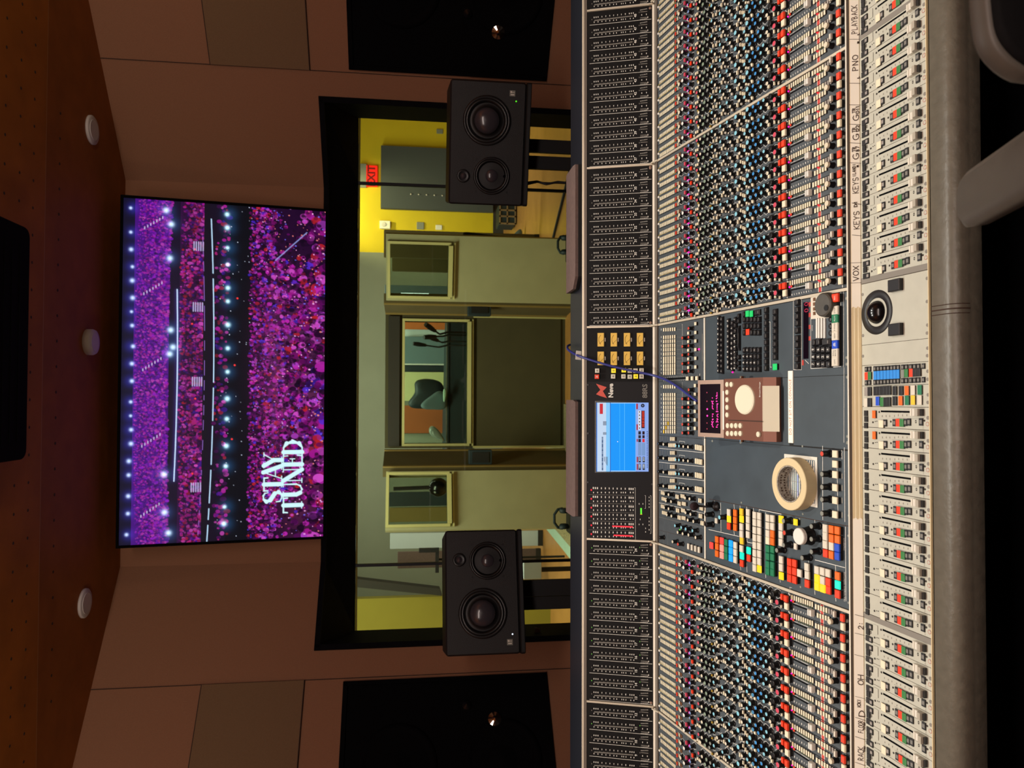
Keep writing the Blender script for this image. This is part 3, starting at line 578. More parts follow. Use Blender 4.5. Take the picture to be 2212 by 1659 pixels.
# thermostat, plate, switch, small vent
for nm, (xa, ya, xb, yb_), m, th, lab, cat in (('thermostat', (820, 477, 843, 493), 'white', .06, 'white thermostat with round dial on the bright yellow wall', 'thermostat'), ('wall_plate', (900, 480, 916, 495), 'capgrey', .02, 'grey framed notice plate beside the thermostat', 'plate'),
        ('light_switch', (941, 486, 955, 496), 'white', .02, 'small white light switch on the yellow wall', 'switch'), ('wall_vent', (943, 279, 957, 288), 'capgrey', .02, 'small grey wall plate high on the yellow wall', 'plate')):
    a = at(xa, yb_, YB-th); b_ = at(xb, ya, YB-th); mb = MB().add(rbox((b_.x-a.x)/2, (a.z-b_.z)/2, 0, th, .01, .004), m, T((a.x+b_.x)/2, YB, (a.z+b_.z)/2) @ RX(PI/2))
    if nm == 'thermostat':
        o = thing(nm, ((a.x+b_.x)/2, YB, b_.z), lab, cat); mb.build('case', o)
        MB().add(lathe([(.04, 0), (.035, .012)], 20), 'fixture', T((a.x+b_.x)/2, YB-th, (a.z+b_.z)/2+.02) @ RX(PI/2)).build('dial', o)
    else:
        tag(mb.build(nm), lab, cat)
# isolation gobos with windows
def gobo(P0, P1, z1, win, lab, wood='gobo', thick=.09, header=False, glassm='glass2'):
    """P0 left foot, P1 right foot; win = u0, u1, z0, z1 fractions and heights"""
    P0, P1 = Vector(P0), Vector(P1); d = (P1-P0).normalized()
    if not win: P0 = P0+d*.05; P1 = P1-d*.05
    L = (P1-P0).length; n = Vector((d.y, -d.x, 0))
    if n.y > 0: n = -n
    M = Matrix((d, UP, n)).transposed().to_4x4(); M.translation = P0
    c = (P0+P1)/2; o = thing('isolation_screen', (c.x, c.y, 0), lab, 'acoustic screen', 'live room isolation screens')
    if win:
        u0, u1, w0, w1 = win
        mb = MB()
        for a in (box(0, u0, 0, z1, -thick, 0), box(u1, L, 0, z1, -thick, 0), box(u0, u1, 0, w0, -thick, 0), box(u0, u1, w1, z1, -thick, 0)): mb.add(a, wood)
        mb.build('panel', o, M)
        f = .024; mb = MB()
        for a in (box(u0-f, u0, w0-f, w1+f, -thick-.01, .02), box(u1, u1+f, w0-f, w1+f, -thick-.01, .02), box(u0, u1, w0-f*1.6, w0, -thick-.01, .05), box(u0, u1, w1, w1+f, -thick-.01, .02), box(u0-f, u1+f, w0-f*2.6, w0-f*2, 0, .03)): mb.add(a, 'goboframe')
        mb.build('window_frame', o, M)
        MB().add(box(u0, u1, w0, w1, -thick*.5-.004, -thick*.5+.004), glassm).build('pane', o, M)
    else:
        MB().add(box(0, L, 0, z1, -thick, 0), wood).build('panel', o, M)
        f = .03; MB().add(box(0, f, 0, z1, 0, .012), 'gobowood').add(box(L-f, L, 0, z1, 0, .012), 'gobowood').build('edge_trim', o, M)
    return o, M, L
YR = 7.0
a, b_ = at(900, 652, YR), at(900, 512, YR); zt1 = at(834, 580, YR).z
w0, w1 = at(980, 600, YR).z+.05, at(838, 600, YR).z
gobo((a.x+.02, YR+.1, 0), (b_.x, YR-.1, 0), zt1, (.05, (b_.x-a.x)*.88, w0, w1-.02), 'beige isolation screen with a window, right of the centre one')
a, b_ = at(900, 1142, YR), at(900, 1015, YR); zt2 = at(833, 1080, YR).z
gobo((a.x, YR-.08, 0), (b_.x-.02, YR+.1, 0), zt2, (.05, (b_.x-a.x)*.95, w0, w1-.02), 'beige isolation screen with a window, left of the centre one')
YC = 7.7
a, b_ = at(900, 968, YC), at(900, 680, YC); zt3 = at(832, 820, YC).z
g1 = at(1009, 820, YC).z; g2 = at(874, 820, YC).z
oc, Mc, Lc = gobo((a.x, YC, 0), (b_.x, YC, 0), zt3, (.045, Lc if False else (b_.x-a.x)-.065, g1, g2), 'centre isolation screen, wide window over a dark olive panel', 'gobopanel')
MB().add(box(.02, Lc-.02, g2+.05, zt3-.03, 0, .03), 'baseb').build('header_blind', oc, Mc)
MB().add(box(.01, Lc-.01, 0.05, g1-.1, 0, .015), 'gobopanel').add(box(.0, .02, .0, g1-.06, 0, .03), 'goboframe').add(box(Lc-.02, Lc, .0, g1-.06, 0, .03), 'goboframe').build('lower_panel', oc, Mc)
# brown return panels between the screens
for ya, Ya, yb_, Yb, lab in ((680, YC, 653, YR+.12, 'brown return panel between centre and right isolation screens'), (1014, YR+.12, 969, YC, 'brown return panel between centre and left isolation screens')):
    a, b_ = at(900, ya, Ya), at(900, yb_, Yb); gobo((a.x, Ya, 0), (b_.x, Yb, 0), zt3, None, lab, 'gobodark')
for (xa, xb, ya, yb_, lab) in ((1011, 1061, 658, 681, 'dark box mounted on the right brown return panel'), (1013, 1063, 972, 1004, 'dark box mounted on the left brown return panel')):
    a, b_ = at(xa, yb_, 7.2), at(xb, ya, 7.2)
    o = thing('wall_box', ((a.x+b_.x)/2, 7.25, b_.z), lab, 'connection box', 'boxes on the return panels')
    MB().add(rbox((b_.x-a.x)/2, (a.z-b_.z)/2, 0, .1, .008, .004), 'tealdark', T((a.x+b_.x)/2, 7.3, (a.z+b_.z)/2) @ RX(PI/2)).build('case', o)
    MB().add(box(a.x+.02, b_.x-.02, 7.19, 7.2, b_.z+.03, a.z-.03), 'black').build('face_plate', o)
# things behind the centre window
YD = 11.2; NP = 0
def stand_panel(nm, xa, ya, xb, yb_, m, lab, cat, Y=YD, zbot=0.0, th=.03):
    global NP; NP = (NP+1) % 3; Y = Y+.05*NP
    a, b_ = at(xa, yb_, Y), at(xb, ya, Y)
    o = thing(nm, ((a.x+b_.x)/2, Y, zbot), lab, cat); MB().add(rbox((b_.x-a.x)/2, (a.z+.05-zbot)/2, 0, th, .01, .004), m, T((a.x+b_.x)/2, Y+th, (a.z+.05+zbot)/2) @ RX(PI/2)).build('board', o)
    MB().add(box(a.x, b_.x, Y-.01, Y+th+.01, zbot, zbot+.06), 'baseb').build('foot', o)
stand_panel('standing_panel', 872, 697, 965, 711, 'orange', 'narrow orange board seen through the centre window', 'board')
stand_panel('standing_panel', 872, 711, 965, 727, 'paleblue', 'narrow white board beside the orange one, centre window', 'board')
stand_panel('standing_panel', 872, 728, 965, 785, 'bluegrey', 'wide blue-grey board seen through the centre window', 'board')
stand_panel('standing_panel', 872, 785, 965, 788, 'white', 'thin pale upright strip between the boards', 'board', YD-.02)
stand_panel('standing_panel', 872, 789, 965, 804, 'tealdark', 'dark board between blue-grey and cream boards', 'board')
stand_panel('standing_panel', 872, 804, 965, 866, 'cream', 'cream board with a small socket, centre window', 'board')
stand_panel('standing_panel', 873, 876, 965, 936, 'orangewall', 'wide rust-orange board seen through the centre window', 'board')
stand_panel('standing_panel', 873, 936, 965, 962, 'greywall', 'plain grey board right at the edge of the rust-orange one', 'board')
# dark settee / covered instrument below
a, b_ = at(965, 962, 9.6), at(965, 696, 9.6)
o = thing('grand_piano', ((a.x+b_.x)/2, 9.9, 0), 'dark closed grand piano behind the centre isolation screen', 'piano')
pz = a.z; pw = (b_.x-a.x)/2+.1; xc = (a.x+b_.x)/2
MB().add(loft([[(x, y, z) for x, y in ((-pw, -.35), (pw, -.35), (pw, .25), (pw*.6, .55), (0, .7), (-pw*.5, .95), (-pw, 1.0))] for z in (pz-.34, pz-.02)]), 'tealdark', T(xc, 9.9, 0)).build('case', o)
MB().add(loft([[(x, y, z) for x, y in ((-pw-.02, -.38), (pw+.02, -.38), (pw+.02, .25), (pw*.62, .58), (0, .73), (-pw*.5, .98), (-pw-.02, 1.02))] for z in (pz-.02, pz)]), 'tealdark', T(xc, 9.9, 0)).build('lid', o)
MB().add(box(xc-pw, xc+pw, 9.52, 9.56, pz-.015, pz+.012), 'silver').build('lid_rail', o)
for dx, dy in ((-pw*.8, -.2), (pw*.8, -.2), (-pw*.7, .8)): MB().add(lathe([(.035, 0), (.05, .1), (.07, pz-.34)], 10), 'tealdark', T(xc+dx, 9.9+dy, 0), True).build('leg', o)
# draped cover, cables and stands on/behind the piano
def drape(pts, Y, th, m, nm, lab, cat):
    c = Vector((sum(at(*p, Y).x for p in pts)/len(pts), Y, sum(at(*p, Y).z for p in pts)/len(pts)))
    rings = []
    for q, yo in ((.82, -th*.5), (1.0, -th*.2), (1.0, th*.3), (.8, th*.5)):
        rings.append([tuple(c+(at(*p, Y)-c)*q*(1+.05*rnd.uniform(-1, 1))+Vector((0, yo, 0))) for p in pts])
    mb = MB().add(loft(rings), m, None, True); o = tag(mb.build(nm), lab, cat); sb = o.modifiers.new('soft', 'SUBSURF'); sb.levels = sb.render_levels = 2; return o
drape([(900, 818), (893, 830), (898, 845), (890, 858), (880, 868), (884, 880), (905, 884), (945, 882), (966, 866), (962, 840), (955, 824), (930, 816)], 9.8, .35, 'tealdark', 'draped_cover', 'dark dome-shaped draped cover on the piano', 'cover')
drape([(920, 862), (935, 852), (948, 842), (966, 850), (966, 888), (940, 884), (915, 886), (905, 876)], 9.45, .2, 'bluegrey', 'folded_blanket', 'greenish folded blanket in front of the dark drape', 'blanket')
drape([(925, 922), (937, 918), (950, 932), (958, 945), (962, 955), (950, 952), (935, 945), (926, 936)], 9.5, .2, 'plastic_sheet', 'plastic_sheeting', 'crumpled clear plastic sheeting over the piano edge', 'plastic sheet')
drape([(957, 836), (966, 842), (962, 866), (958, 872), (957, 856)], 9.3, .08, 'mint', 'sheet_music', 'bright pale sheet lying over the piano edge', 'paper')
def mic_boom(base, mid, tip, Y, lab, r=.012):
    B, Mi, Tp = at(*base, Y), at(*mid, Y), at(*tip, Y-.05)
    o = thing('microphone_stand', (B.x, Y, 0), lab, 'microphone stand', 'microphone stands in the booth')
    MB().add(tube([(B.x, Y, .02), B, Mi], r, 6), 'black').build('pole', o); MB().add(tube([Mi, Tp], r*.8, 6), 'black').build('boom', o)
    d = (Tp-Mi).normalized(); MB().add(tube([Tp, Tp+d*.09, Tp+d*.16], [r*1.6, r*2.4, r*2], 8), 'black').build('microphone', o)
    mb = MB()
    for k in range(3): a = k*2.094+.4; mb.add(tube([(B.x, Y, .18), (B.x+.16*math.cos(a), Y+.16*math.sin(a), .015)], r*.7, 5), 'black')
    mb.build('tripod', o)
mic_boom((966, 718), (950, 722), (940, 715), 8.3, 'short black microphone stand before the white board')
mic_boom((966, 724), (958, 726), (942, 727), 8.65, 'crossed black microphone stand beside the short one')
mic_boom((966, 746), (948, 750), (920, 746), 9.35, 'tall black microphone boom before the blue-grey board')
mic_boom((966, 738), (955, 740), (946, 736), 9.0, 'small clip-on microphone stand beside the tall boom')
# seen through / beside the left screens
for (pts, m, nm, lab, cat, Y) in ():
    drape(pts, Y, .08, m, nm, lab, cat)
stand_panel('standing_panel', 852, 1150, 965, 1186, 'paleblue', 'pale board added for a reflection behind the left monitor speaker', 'board', 9.0)  # pale reflection built as a standing board
stand_panel('standing_panel', 868, 1190, 965, 1228, 'padd', 'brownish board beside the pale board, behind the left monitor', 'board', 9.1)
a = at(905, 1188, 7.6); b_ = at(948, 1232, 7.6)
o = thing('music_stand', (b_.x, 7.6, 0), 'black music stand with open desk behind the left monitor', 'music stand')
MB().add(box(b_.x-.02, a.x+.02, 7.58, 7.6, b_.z, b_.z+.035), 'black').add(box(a.x-.02, a.x+.02, 7.56, 7.6, b_.z, a.z), 'black').build('desk', o); MB().add(tube([((a.x+b_.x)/2, 7.62, .02), ((a.x+b_.x)/2, 7.62, b_.z)], .012, 6), 'black').build('pole', o)
# round-headed stand seen in the left screen's window
p = at(947, 1052, 8.0)
o = thing('desk_lamp_stand', (p.x, 8.0, 0), 'black ball-headed stand seen through the left screen window', 'lamp')
MB().add(tube([(p.x, 8, .02), (p.x, 8, p.z), (at(850, 1056, 8).x, 8, at(850, 1056, 8).z)], .02, 8), 'black').build('pole', o)
MB().add(lathe([(.001, -.1)]+[(.1*math.cos(math.radians(t)), .1*math.sin(math.radians(t))) for t in range(-75, 90, 15)]+[(.001, .1)], 20, False, False), 'blackgloss', T(p.x, 7.98, p.z), True).build('head', o)
# strip lights behind the right screen
for (xa, xb, y, lab) in ((866, 926, 634, 'longer bright strip light standing behind the right screen window'), (944, 965, 639, 'shorter bright strip light below the long one, right screen window')):
    a, b_ = at(xa, y, 9.0), at(xb, y, 9.0); tag(MB().add(box(a.x-.006, a.x+.006, 8.99, 9.01, b_.z, a.z), 'lamptube').add(box(a.x-.006, a.x+.006, 9.01, 9.03, 0, a.z), 'black').build('strip_light'), lab, 'light')
stand_panel('standing_panel', 838, 500, 965, 556, 'gobodark', 'dark brown board at the outer edge of the right screen window', 'board', 9.2)
stand_panel('standing_panel', 840, 618, 965, 650, 'bluegrey', 'blue-grey board seen through the right screen window', 'board', 9.4)
stand_panel('standing_panel', 855, 556, 965, 586, 'gobodark', 'brown board seen through the right screen window', 'board', 9.6)
stand_panel('standing_panel', 850, 1095, 965, 1128, 'gobowood', 'tan board seen through the left screen window', 'board', 9.0)
stand_panel('standing_panel', 850, 1062, 965, 1094, 'tealdark', 'dark board seen through the left screen window', 'board', 9.1)
# equipment on the live room floor
a, b_ = at(1078, 490, 11.5), at(1118, 448, 11.5); zc = b_.z
o = thing('flight_case', ((a.x+b_.x)/2, 11.5, 0), 'silver-edged black flight case on the wooden floor, right', 'case')
hwc = (b_.x-a.x)/2; zc0 = max(.02, at(1118, 470, 11.0).z)
MB().add(rbox(hwc, .22, .02, .27, .03, .01), 'tealdark', T((a.x+b_.x)/2, 11.5, 0)).build('body', o)
mb = MB()
for z in (.02, .14, .25): mb.add(box(-hwc-.01, hwc+.01, -.235, -.215, z, z+.02), 'silver')
for x in (-1, -.3, .3, .97): mb.add(box(x*hwc-.012, x*hwc+.012, -.235, -.215, .02, .27), 'silver')
mb.build('edging', o, T((a.x+b_.x)/2, 11.5, 0))
for (pts, m, nm, lab, cat, Y) in (([(998, 500), (1010, 506), (1016, 514), (1240, 517), (1240, 520), (990, 518), (998, 506)], 'black', 'folded_stand', 'black folded stand leaning by the right isolation screen', 'stand', 7.25),
        ([(1100, 516), (1112, 504), (1122, 494), (1128, 496), (1130, 516)], 'bluegrey', 'rolled_cable', 'heap of blue and green cable on the wooden floor', 'cable', 10.45)):
    drape(pts, Y, .12, m, nm, lab, cat)
def headgear(y0, y1, x0, x1, Y, lab):
    a, b_ = at(x0, y1, Y), at(x1, y0, Y); c = (a+b_)/2; w = (b_.x-a.x)/2; h = (a.z-b_.z)/2
    o = thing('headphones', (c.x, Y, c.z-h), lab, 'headphones', 'headphones by the screens')
    MB().add(tube([(c.x-w, Y, c.z-h*.3), (c.x-w*.9, Y, c.z+h*.4), (c.x-w*.4, Y, c.z+h*.9), (c.x+w*.4, Y, c.z+h*.9), (c.x+w*.9, Y, c.z+h*.4), (c.x+w, Y, c.z-h*.3)], w*.14, 8), 'tealdark').build('headband', o)
    for s in (-1, 1): MB().add(lathe([(w*.5, 0), (w*.55, w*.2), (w*.4, w*.45)], 16), 'tealdark', T(c.x+s*w, Y, c.z-h*.5) @ RY(-s*PI/2), True).build('ear_cup', o)
    # low table that carries them
    t = thing('low_table', (c.x, Y, 0), lab.replace('headphones', 'table under the headphones').replace('dark ', 'dark small '), 'table', 'small tables by the screens')
    MB().add(rbox(w*1.6, .16, c.z-h*1.35-.02, c.z-h*1.35, .02, .003), 'black', T(c.x, Y, 0)).build('top', t)
    for s in (-1, 1):
        for r_ in (-1, 1): MB().add(box(-.01, .01, -.01, .01, 0, c.z-h*1.35-.02), 'black', T(c.x+s*w*1.4, Y+r_*.13, 0)).build('leg', t)
headgear(510, 548, 1204, 1226, 6.2, 'dark headphones lying at the foot of the right screen')
headgear(1098, 1142, 1196, 1226, 6.2, 'dark headphones lying at the foot of the left screen')
# patterned rug with mint edge, pale blue board, thin boom pole
r = [atz(*p, .012) for p in ((1176, 1138), (1229, 1204))]
e1 = (r[1]-r[0]).normalized(); en = Vector((e1.y, -e1.x, 0)); en = en if en.x > 0 else -en
q = [r[0], r[1]+e1*.1, r[1]+e1*.1+en*1.5, r[0]+en*1.5]
o = thing('floor_rug', ((q[0].x+q[2].x)/2, (q[0].y+q[2].y)/2, 0), 'patterned floor rug with pale mint edge behind the left monitor stand', 'rug')
MB().add(loft([[(p.x, p.y, z) for p in q] for z in (.001, .012)]), 'mint').build('border', o)
MB().add(loft([[(p.x, p.y, z) for p in (r[0]+en*.12, q[1]+en*.12, q[2], q[3])] for z in (.012, .015)]), 'rugpat').build('field', o)
a, b_ = at(1131, 1252, 6.0), at(1170, 1213, 6.0)
tag(MB().add(rbox((b_.x-a.x)/2, (a.z-b_.z)/2, 0, .04, .01, .004), 'paleblue', T((a.x+b_.x)/2, 6.04, (a.z+b_.z)/2) @ RX(PI/2)).add(tube([((a.x+b_.x)/2, 6.03, 0), ((a.x+b_.x)/2, 6.03, b_.z)], .02, 6), 'black').build('easel_board'), 'pale blue square board on a post behind the left stand', 'board')
tag(MB().add(tube([atz(1193, 521, .015), atz(1231, 366, .015)], .014, 8), 'black').build('boom_pole'), 'thin black pole slanting across the wooden floor, right', 'pole')
# =================================================================== CONSOLE
C1X, C2X, BK, MW = .198, -.366, .428, .035
con = thing('mixing_console', (-.08, 1.5, 0), 'long grey analogue mixing console with rows of knobs, buttons and faders', 'mixing console')
class Seg:
    def __init__(s, A, B):
        s.A = Vector((0, A[0], A[1]+CAMZ)); B = Vector((0, B[0], B[1]+CAMZ)); s.L = (B-s.A).length; s.d = (B-s.A).normalized()
        s.n = Vector((0, s.d.z, -s.d.y)); s.n = s.n if s.n.z > 0 else -s.n
        s.B = B
    def M(s, x, t, h=0.0, rot=0.0):
        m = Matrix((Vector((1, 0, 0)), -s.d, s.n)).transposed().to_4x4(); m.translation = s.A+s.d*t+s.n*h+Vector((x, 0, 0))
        return m @ RZ(rot) if rot else m
    def hit(s, px, py, h=0.0):
        p = atp(px, py, s.A+s.n*h, s.n); return p.x, (p-s.A).dot(s.d)
SM, SE, SF = Seg((1.9985, -.47), (1.9393, -.6348)), Seg((1.9013, -.6378), (1.2508, -.7617)), Seg((1.2339, -.7786), (1.1066, -.7901))
FEND = SF.hit(2008, 830)[1]; SMB = SM.hit(1411, 830)[1]
PEND = SE.hit(1838, 872)[1]
P = lambda seg, t, h=0: (lambda q: (q.y, q.z))(seg.A+seg.d*t+seg.n*h)
XA, XB = C2X-2*BK-.02, C1X+3*BK+.02
def sweep(poly, x0, x1): return loft([[(x0, y, z) for y, z in poly], [(x1, y, z) for y, z in poly]])
# chassis
q0 = SM.hit(1257, 830)[1]; q1 = SM.hit(1262, 830)[1]; q2 = SM.hit(1267.5, 830)[1]; tp = P(SM, q0, 0); SB = (2.155, CAMZ-.458)
body = [(tp[0]+.001, tp[1]-.002), (SB[0], SB[1]-.002), (SB[0]+.01, SB[1]-.05), (SB[0]-.04, .75), (1.75, .62), (1.5, .08), (1.42, .08), (1.42, .6), (1.12, .7), P(SF, FEND, -.03), P(SF, FEND, -.004), P(SF, -.03, -.004), P(SE, PEND, -.004), P(SE, 0, -.004), P(SM, SMB+.004, -.004), P(SM, q0+.001, -.004)]
MB().add(sweep(body, XA, XB), 'blackframe').build('chassis', con)
for x0, x1 in ((XA-.035, XA), (XB, XB+.035)):
    ck = [(tp[0]+.03, tp[1]+.03), (tp[0]+.22, tp[1]+.02), (tp[0]+.22, tp[1]-.07), (tp[0]+.13, .74), (1.72, .0), (1.35, .0), (1.2, .62), (1.0, .7), (1.0, P(SF, FEND)[1]+.01), P(SE, .66, .03), P(SE, 0, .04), P(SM, .1, .04), P(SM, -.012, .03)]
    MB().add(sweep(ck, x0, x1), 'leatherdark').build('end_cheek', con)
# bright top rail of the meter bridge
MB().add(sweep([P(SM, q0+.0005, -.005), P(SM, q0, 0), P(SM, q0+.0012, .0016), P(SM, q1, .0016), P(SM, q1, -.005)], XA, XB), 'divider').add(sweep([P(SM, q1, -.003), P(SM, q1, .0008), P(SM, q2, .0006), P(SM, q2, -.003)], XA, XB), 'rail').build('top_rail', con)
# blue-black shelf surface behind the bridge
MB().add(sweep([(tp[0]+.002, tp[1]-.0005), SB, (SB[0], SB[1]-.008), (tp[0]+.002, tp[1]-.008)], XA, XB), 'shelfblue').build('rear_shelf', con)
# rail between meters and modules
e0 = SE.hit(1422, 830)[1]; r0 = P(SM, SMB, .002)
MB().add(sweep([P(SM, SMB-.001, .004), P(SM, SMB+.004, .005), P(SM, SMB+.004, -.004), P(SM, SMB-.001, -.004)], XA, XB), 'railbright').add(
    sweep([P(SM, SMB+.004, .0035), P(SE, e0, .003), P(SE, e0, -.003), P(SM, SMB+.004, -.004)], XA, XB), 'rail').build('lower_rail', con)
# rails and trough between modules and faders
f0 = SF.hit(1862, 830)[1]; e1 = SE.hit(1834, 872)[1]
a0, a1 = P(SE, e1, .001), P(SE, e1+.006, .006)
b0 = P(SF, f0, .0008); t0 = (P(SE, PEND)[0]-.0008, P(SE, PEND)[1]-.0012)
MB().add(sweep([P(SE, e1, .0), P(SE, e1, .003), P(SE, e1+.004, .004), P(SE, e1+.004, -.006)], XA, XB), 'railbright').add(sweep([P(SE, e1+.004, .0035), (t0[0], t0[1]+.0002), (t0[0], t0[1]-.008), P(SE, e1-.004, -.008), P(SE, e1-.004, -.001)], XA, XB), 'rail').build('scribble_rail', con)
MB().add(sweep([t0, b0, (b0[0], b0[1]-.01), (t0[0]+.004, t0[1]-.012)], XA, XB), 'tape').build('scribble_strip_base', con)
# armrest: padded leather, with stitched seams
fe = P(SF, FEND); fb = at(2062, 830, 1.035)
prof = [(fe[0]-.001, fe[1]-.03), (fe[0]-.001, fe[1]-.004), (fe[0]-.005, fe[1]-.001)]
for k in range(0, 9):
    an = math.radians(k*15-5); prof.append((fe[0]-.030-.020*math.sin(an), fe[1]-.026+.022*math.cos(an)))
prof += [(fe[0]-.050, fe[1]-.05), (fe[0]-.03, fe[1]-.062), (fe[0], fe[1]-.06)]
MB().add(sweep(prof, XA, XB), 'leather', None, True).build('armrest', con)
sx = SF.hit(2040, 668)[0]
mb = MB()
for x in (-1.0, sx, .9):
    for dx in (-.007, 0, .007): mb.add(loft([[(x+dx+w_, y, z+.0006) for (y, z) in prof[2:12]] for w_ in (-.0006, .0006)], False, False) if False else tube([(x+dx, y, z+(.0002 if dx else -.0002)) for y, z in prof[2:11]], .0007 if dx else .0012, 5), 'seam')
mb.build('armrest_seam', con)
MB().add(sweep([P(SF, FEND-.0005, .0012), P(SF, FEND+.0008, .0008), P(SF, FEND+.0008, -.0028), P(SF, FEND-.0005, -.0028)], XA, XB), 'tapeside').build('edge_trim', con)

# ----- controls: shared unit meshes, first hundred of a kind are objects, the rest one mass
PROTO = {}
def proto(kind, c, *a):
    k = (kind, c)+a
    if k in PROTO: return PROTO[k]
    mb = MB()
    if kind == 'knob':
        mb.add(lathe([(.58, 0), (.56, .12), (.46, .2), (.43, .9), (.40, .96)], 12, False, False), 'knobblack', None, False)
        mb.add(lathe([(.40, .96), (.35, .98)], 12, False, False), 'knobblack'); mb.add(lathe([(.35, .98), (.32, 1.0)], 12, False, True), c)
    elif kind == 'bigknob':
        mb.add(lathe([(.56, 0), (.54, .1), (.5, .14), (.49, .72)], 24, False, False), 'knobblack', None, True)
        mb.add(lathe([(.49, .72), (.485, .95), (.45, 1.0)], 24, False, True), c, None, False)
    elif kind == 'btn':
        mb.add(cbox(1, 1, .6, 1, .09), c); mb.add(box(-.49, .49, -.49, .49, 0, .6), 'butside')
    elif kind == 'lbtn':
        mb.add(cbox(.92, .92, .6, 1, .08), c); mb.add(box(-.5, .5, -.5, .5, 0, .6), 'butside')
        lg_ = 'print' if c in ('butgreen', 'butred', 'butblue') else 'printdark'
        mb.add(box(-.2, .2, -.16, -.04, 1, 1.01), lg_); mb.add(box(-.14, .16, .06, .16, 1, 1.01), lg_)
    elif kind == 'key':
        mb.add(loft([[(x*q, y*q, z) for x, y in ((-.5, -.5), (.5, -.5), (.5, .5), (-.5, .5))] for q, z in ((1, 0), (.96, .5), (.7, 1))]), c)
        mb.add(box(-.2, .2, -.34, -.26, 1.0, 1.03), 'printdim')
    elif kind == 'led':
        mb.add(lathe([(.5, 0), (.48, .5), (.25, 1)], 8, False, True), c, None, True)
    elif kind == 'oval':
        mb.add(lathe([(.5, 0), (.48, .7), (.3, 1)], 18, False, True), c, None, True)
    elif kind == 'inset':
        mb.add(box(-.5, .5, -.5, .5, 0, 1), 'butblack'); mb.add(box(-.26, .26, -.34, .34, 1, 1.05), c)
    elif kind == 'fader_cap':
        # sled cap: clear grooved lip, saddle, dark thumb block
        mb.add(loft([[(x, y, z) for x in (-.5, .5) for y, z in (())] or [(-.5, y, z) for y, z in pr] for pr in ()] or [[(-.5, y, z) for y, z in FP], [(.5, y, z) for y, z in FP]]), 'capbody')
        mb.add(box(-.5, .5, .06, .5, .0, .62), 'clearcap'); mb.add(box(-.47, .47, .14, .2, .62, .66), 'print'); mb.add(box(-.47, .47, .30, .34, .62, .66), 'capbody')
        mb.add(box(-.48, .48, -.5, -.38, 0, .55), 'capdark')
    elif kind == 'small_cap':
        mb.add(cbox(1, 1, .2, 1, .08), 'capwhite'); mb.add(box(-.51, .51, -.12, -.04, .99, 1.01), 'printdim'); mb.add(box(-.51, .51, .1, .18, .99, 1.01), 'printdim')
    PROTO[k] = mb; return mb
FP = [(.10, 0), (.10, .55), (0, .62), (-.1, .98), (-.38, 1.0), (-.38, 0)]
MESH = {}
PLACE = []   # name, proto key, world matrix, parent, size
NAMES = {'knob': 'knob', 'bigknob': 'rotary_knob', 'btn': 'push_button', 'lbtn': 'push_button', 'key': 'key', 'led': 'indicator_light', 'oval': 'soft_button', 'inset': 'switch_button', 'fader_cap': 'fader_cap', 'small_cap': 'small_fader_cap'}
def put(kind, c, seg, X, t, dims, h=0.0, parent=None, rot=0.0, name=None, label=None):
    proto(kind, c); M = seg.M(X, t, h, rot) @ Matrix.Diagonal((dims[0], dims[1], dims[2], 1))
    PLACE.append([name or NAMES[kind], (kind, c), M, parent or con, dims[0]*dims[1], label])
def pxy(kind, c, seg, px, py, w, l, hgt, parent=None, name=None, base=0.0, label=None):
    """place by the photo position of the top face; w lateral, l along the slope, metres"""
    X, t = seg.hit(px, py, base+hgt); put(kind, c, seg, X, t, (w, l, hgt), base, parent, name=name, label=label)
def finish():
    cats = {}
    for r in PLACE: cats.setdefault(r[0], []).append(r)
    for nm, rows in cats.items():
        vis = []
        for r in rows:
            x, y, z = pix(r[2].translation); r.append(r[4]/z/z if (-20 < x < 2232 and -15 < y < 1674) else 0)
        rows = [r for r in rows if r[6] > 0 or True]
        rows.sort(key=lambda r: -r[6])
        for r in rows[:100]:
            k = r[1]
            if k not in MESH: MESH[k] = PROTO[k].mesh(nm)
            o = obj(nm, MESH[k], r[3], r[2])
            if r[5]: o['label'] = r[5]
        rest = rows[100:]
        if rest:
            V = []; Fv = []; Mi = []; names = []; Fl = []; off = 0
            cache = {}
            for r in rest:
                pm = PROTO[r[1]]
                if r[1] not in cache:
                    for n in pm.names:
                        if n not in names: names.append(n)
                    cache[r[1]] = (np.array(pm.v), pm.f, [names.index(pm.names[k]) for k in pm.m])
                v, f, m = cache[r[1]]; A = np.array(r[2]); V.append(v @ A[:3, :3].T + A[:3, 3])
                Fv += [tuple(i+off for i in ff) for ff in f]; Mi += m; off += len(v)
            me = bpy.data.meshes.new(nm); me.from_pydata(np.concatenate(V).tolist(), [], Fv); me.update()
            for n in names: me.materials.append(MATS[n])
            me.polygons.foreach_set('material_index', Mi)
            o = obj(nm, me, con); o['kind'] = 'stuff'

def crop(x0, y0, k): return lambda x, y: (x0+x/k, y0+y/k)
k1, k2, kf = crop(1410, 540, 10.055), crop(1620, 500, 10.055), crop(1830, 300, 10.37)
k3, k4, k5, k6, k7, k8 = crop(1220, 600, 4.609), crop(1220, 920, 5.185), crop(1500, 600, 4.608), crop(1500, 920, 4.147), crop(1820, 560, 4.608), crop(1820, 900, 4.608)
def chx(ch):   # centre of a channel 1..60
    if ch >= 25: b, j = divmod(ch-25, 12); return C1X+b*BK+.004+MW*(j+.5)
    b, j = divmod(24-ch, 12); return C2X-b*BK-.004-MW*(j+.5)
def near(x): return min((chx(c) for c in range(1, 61)), key=lambda q: abs(q-x))

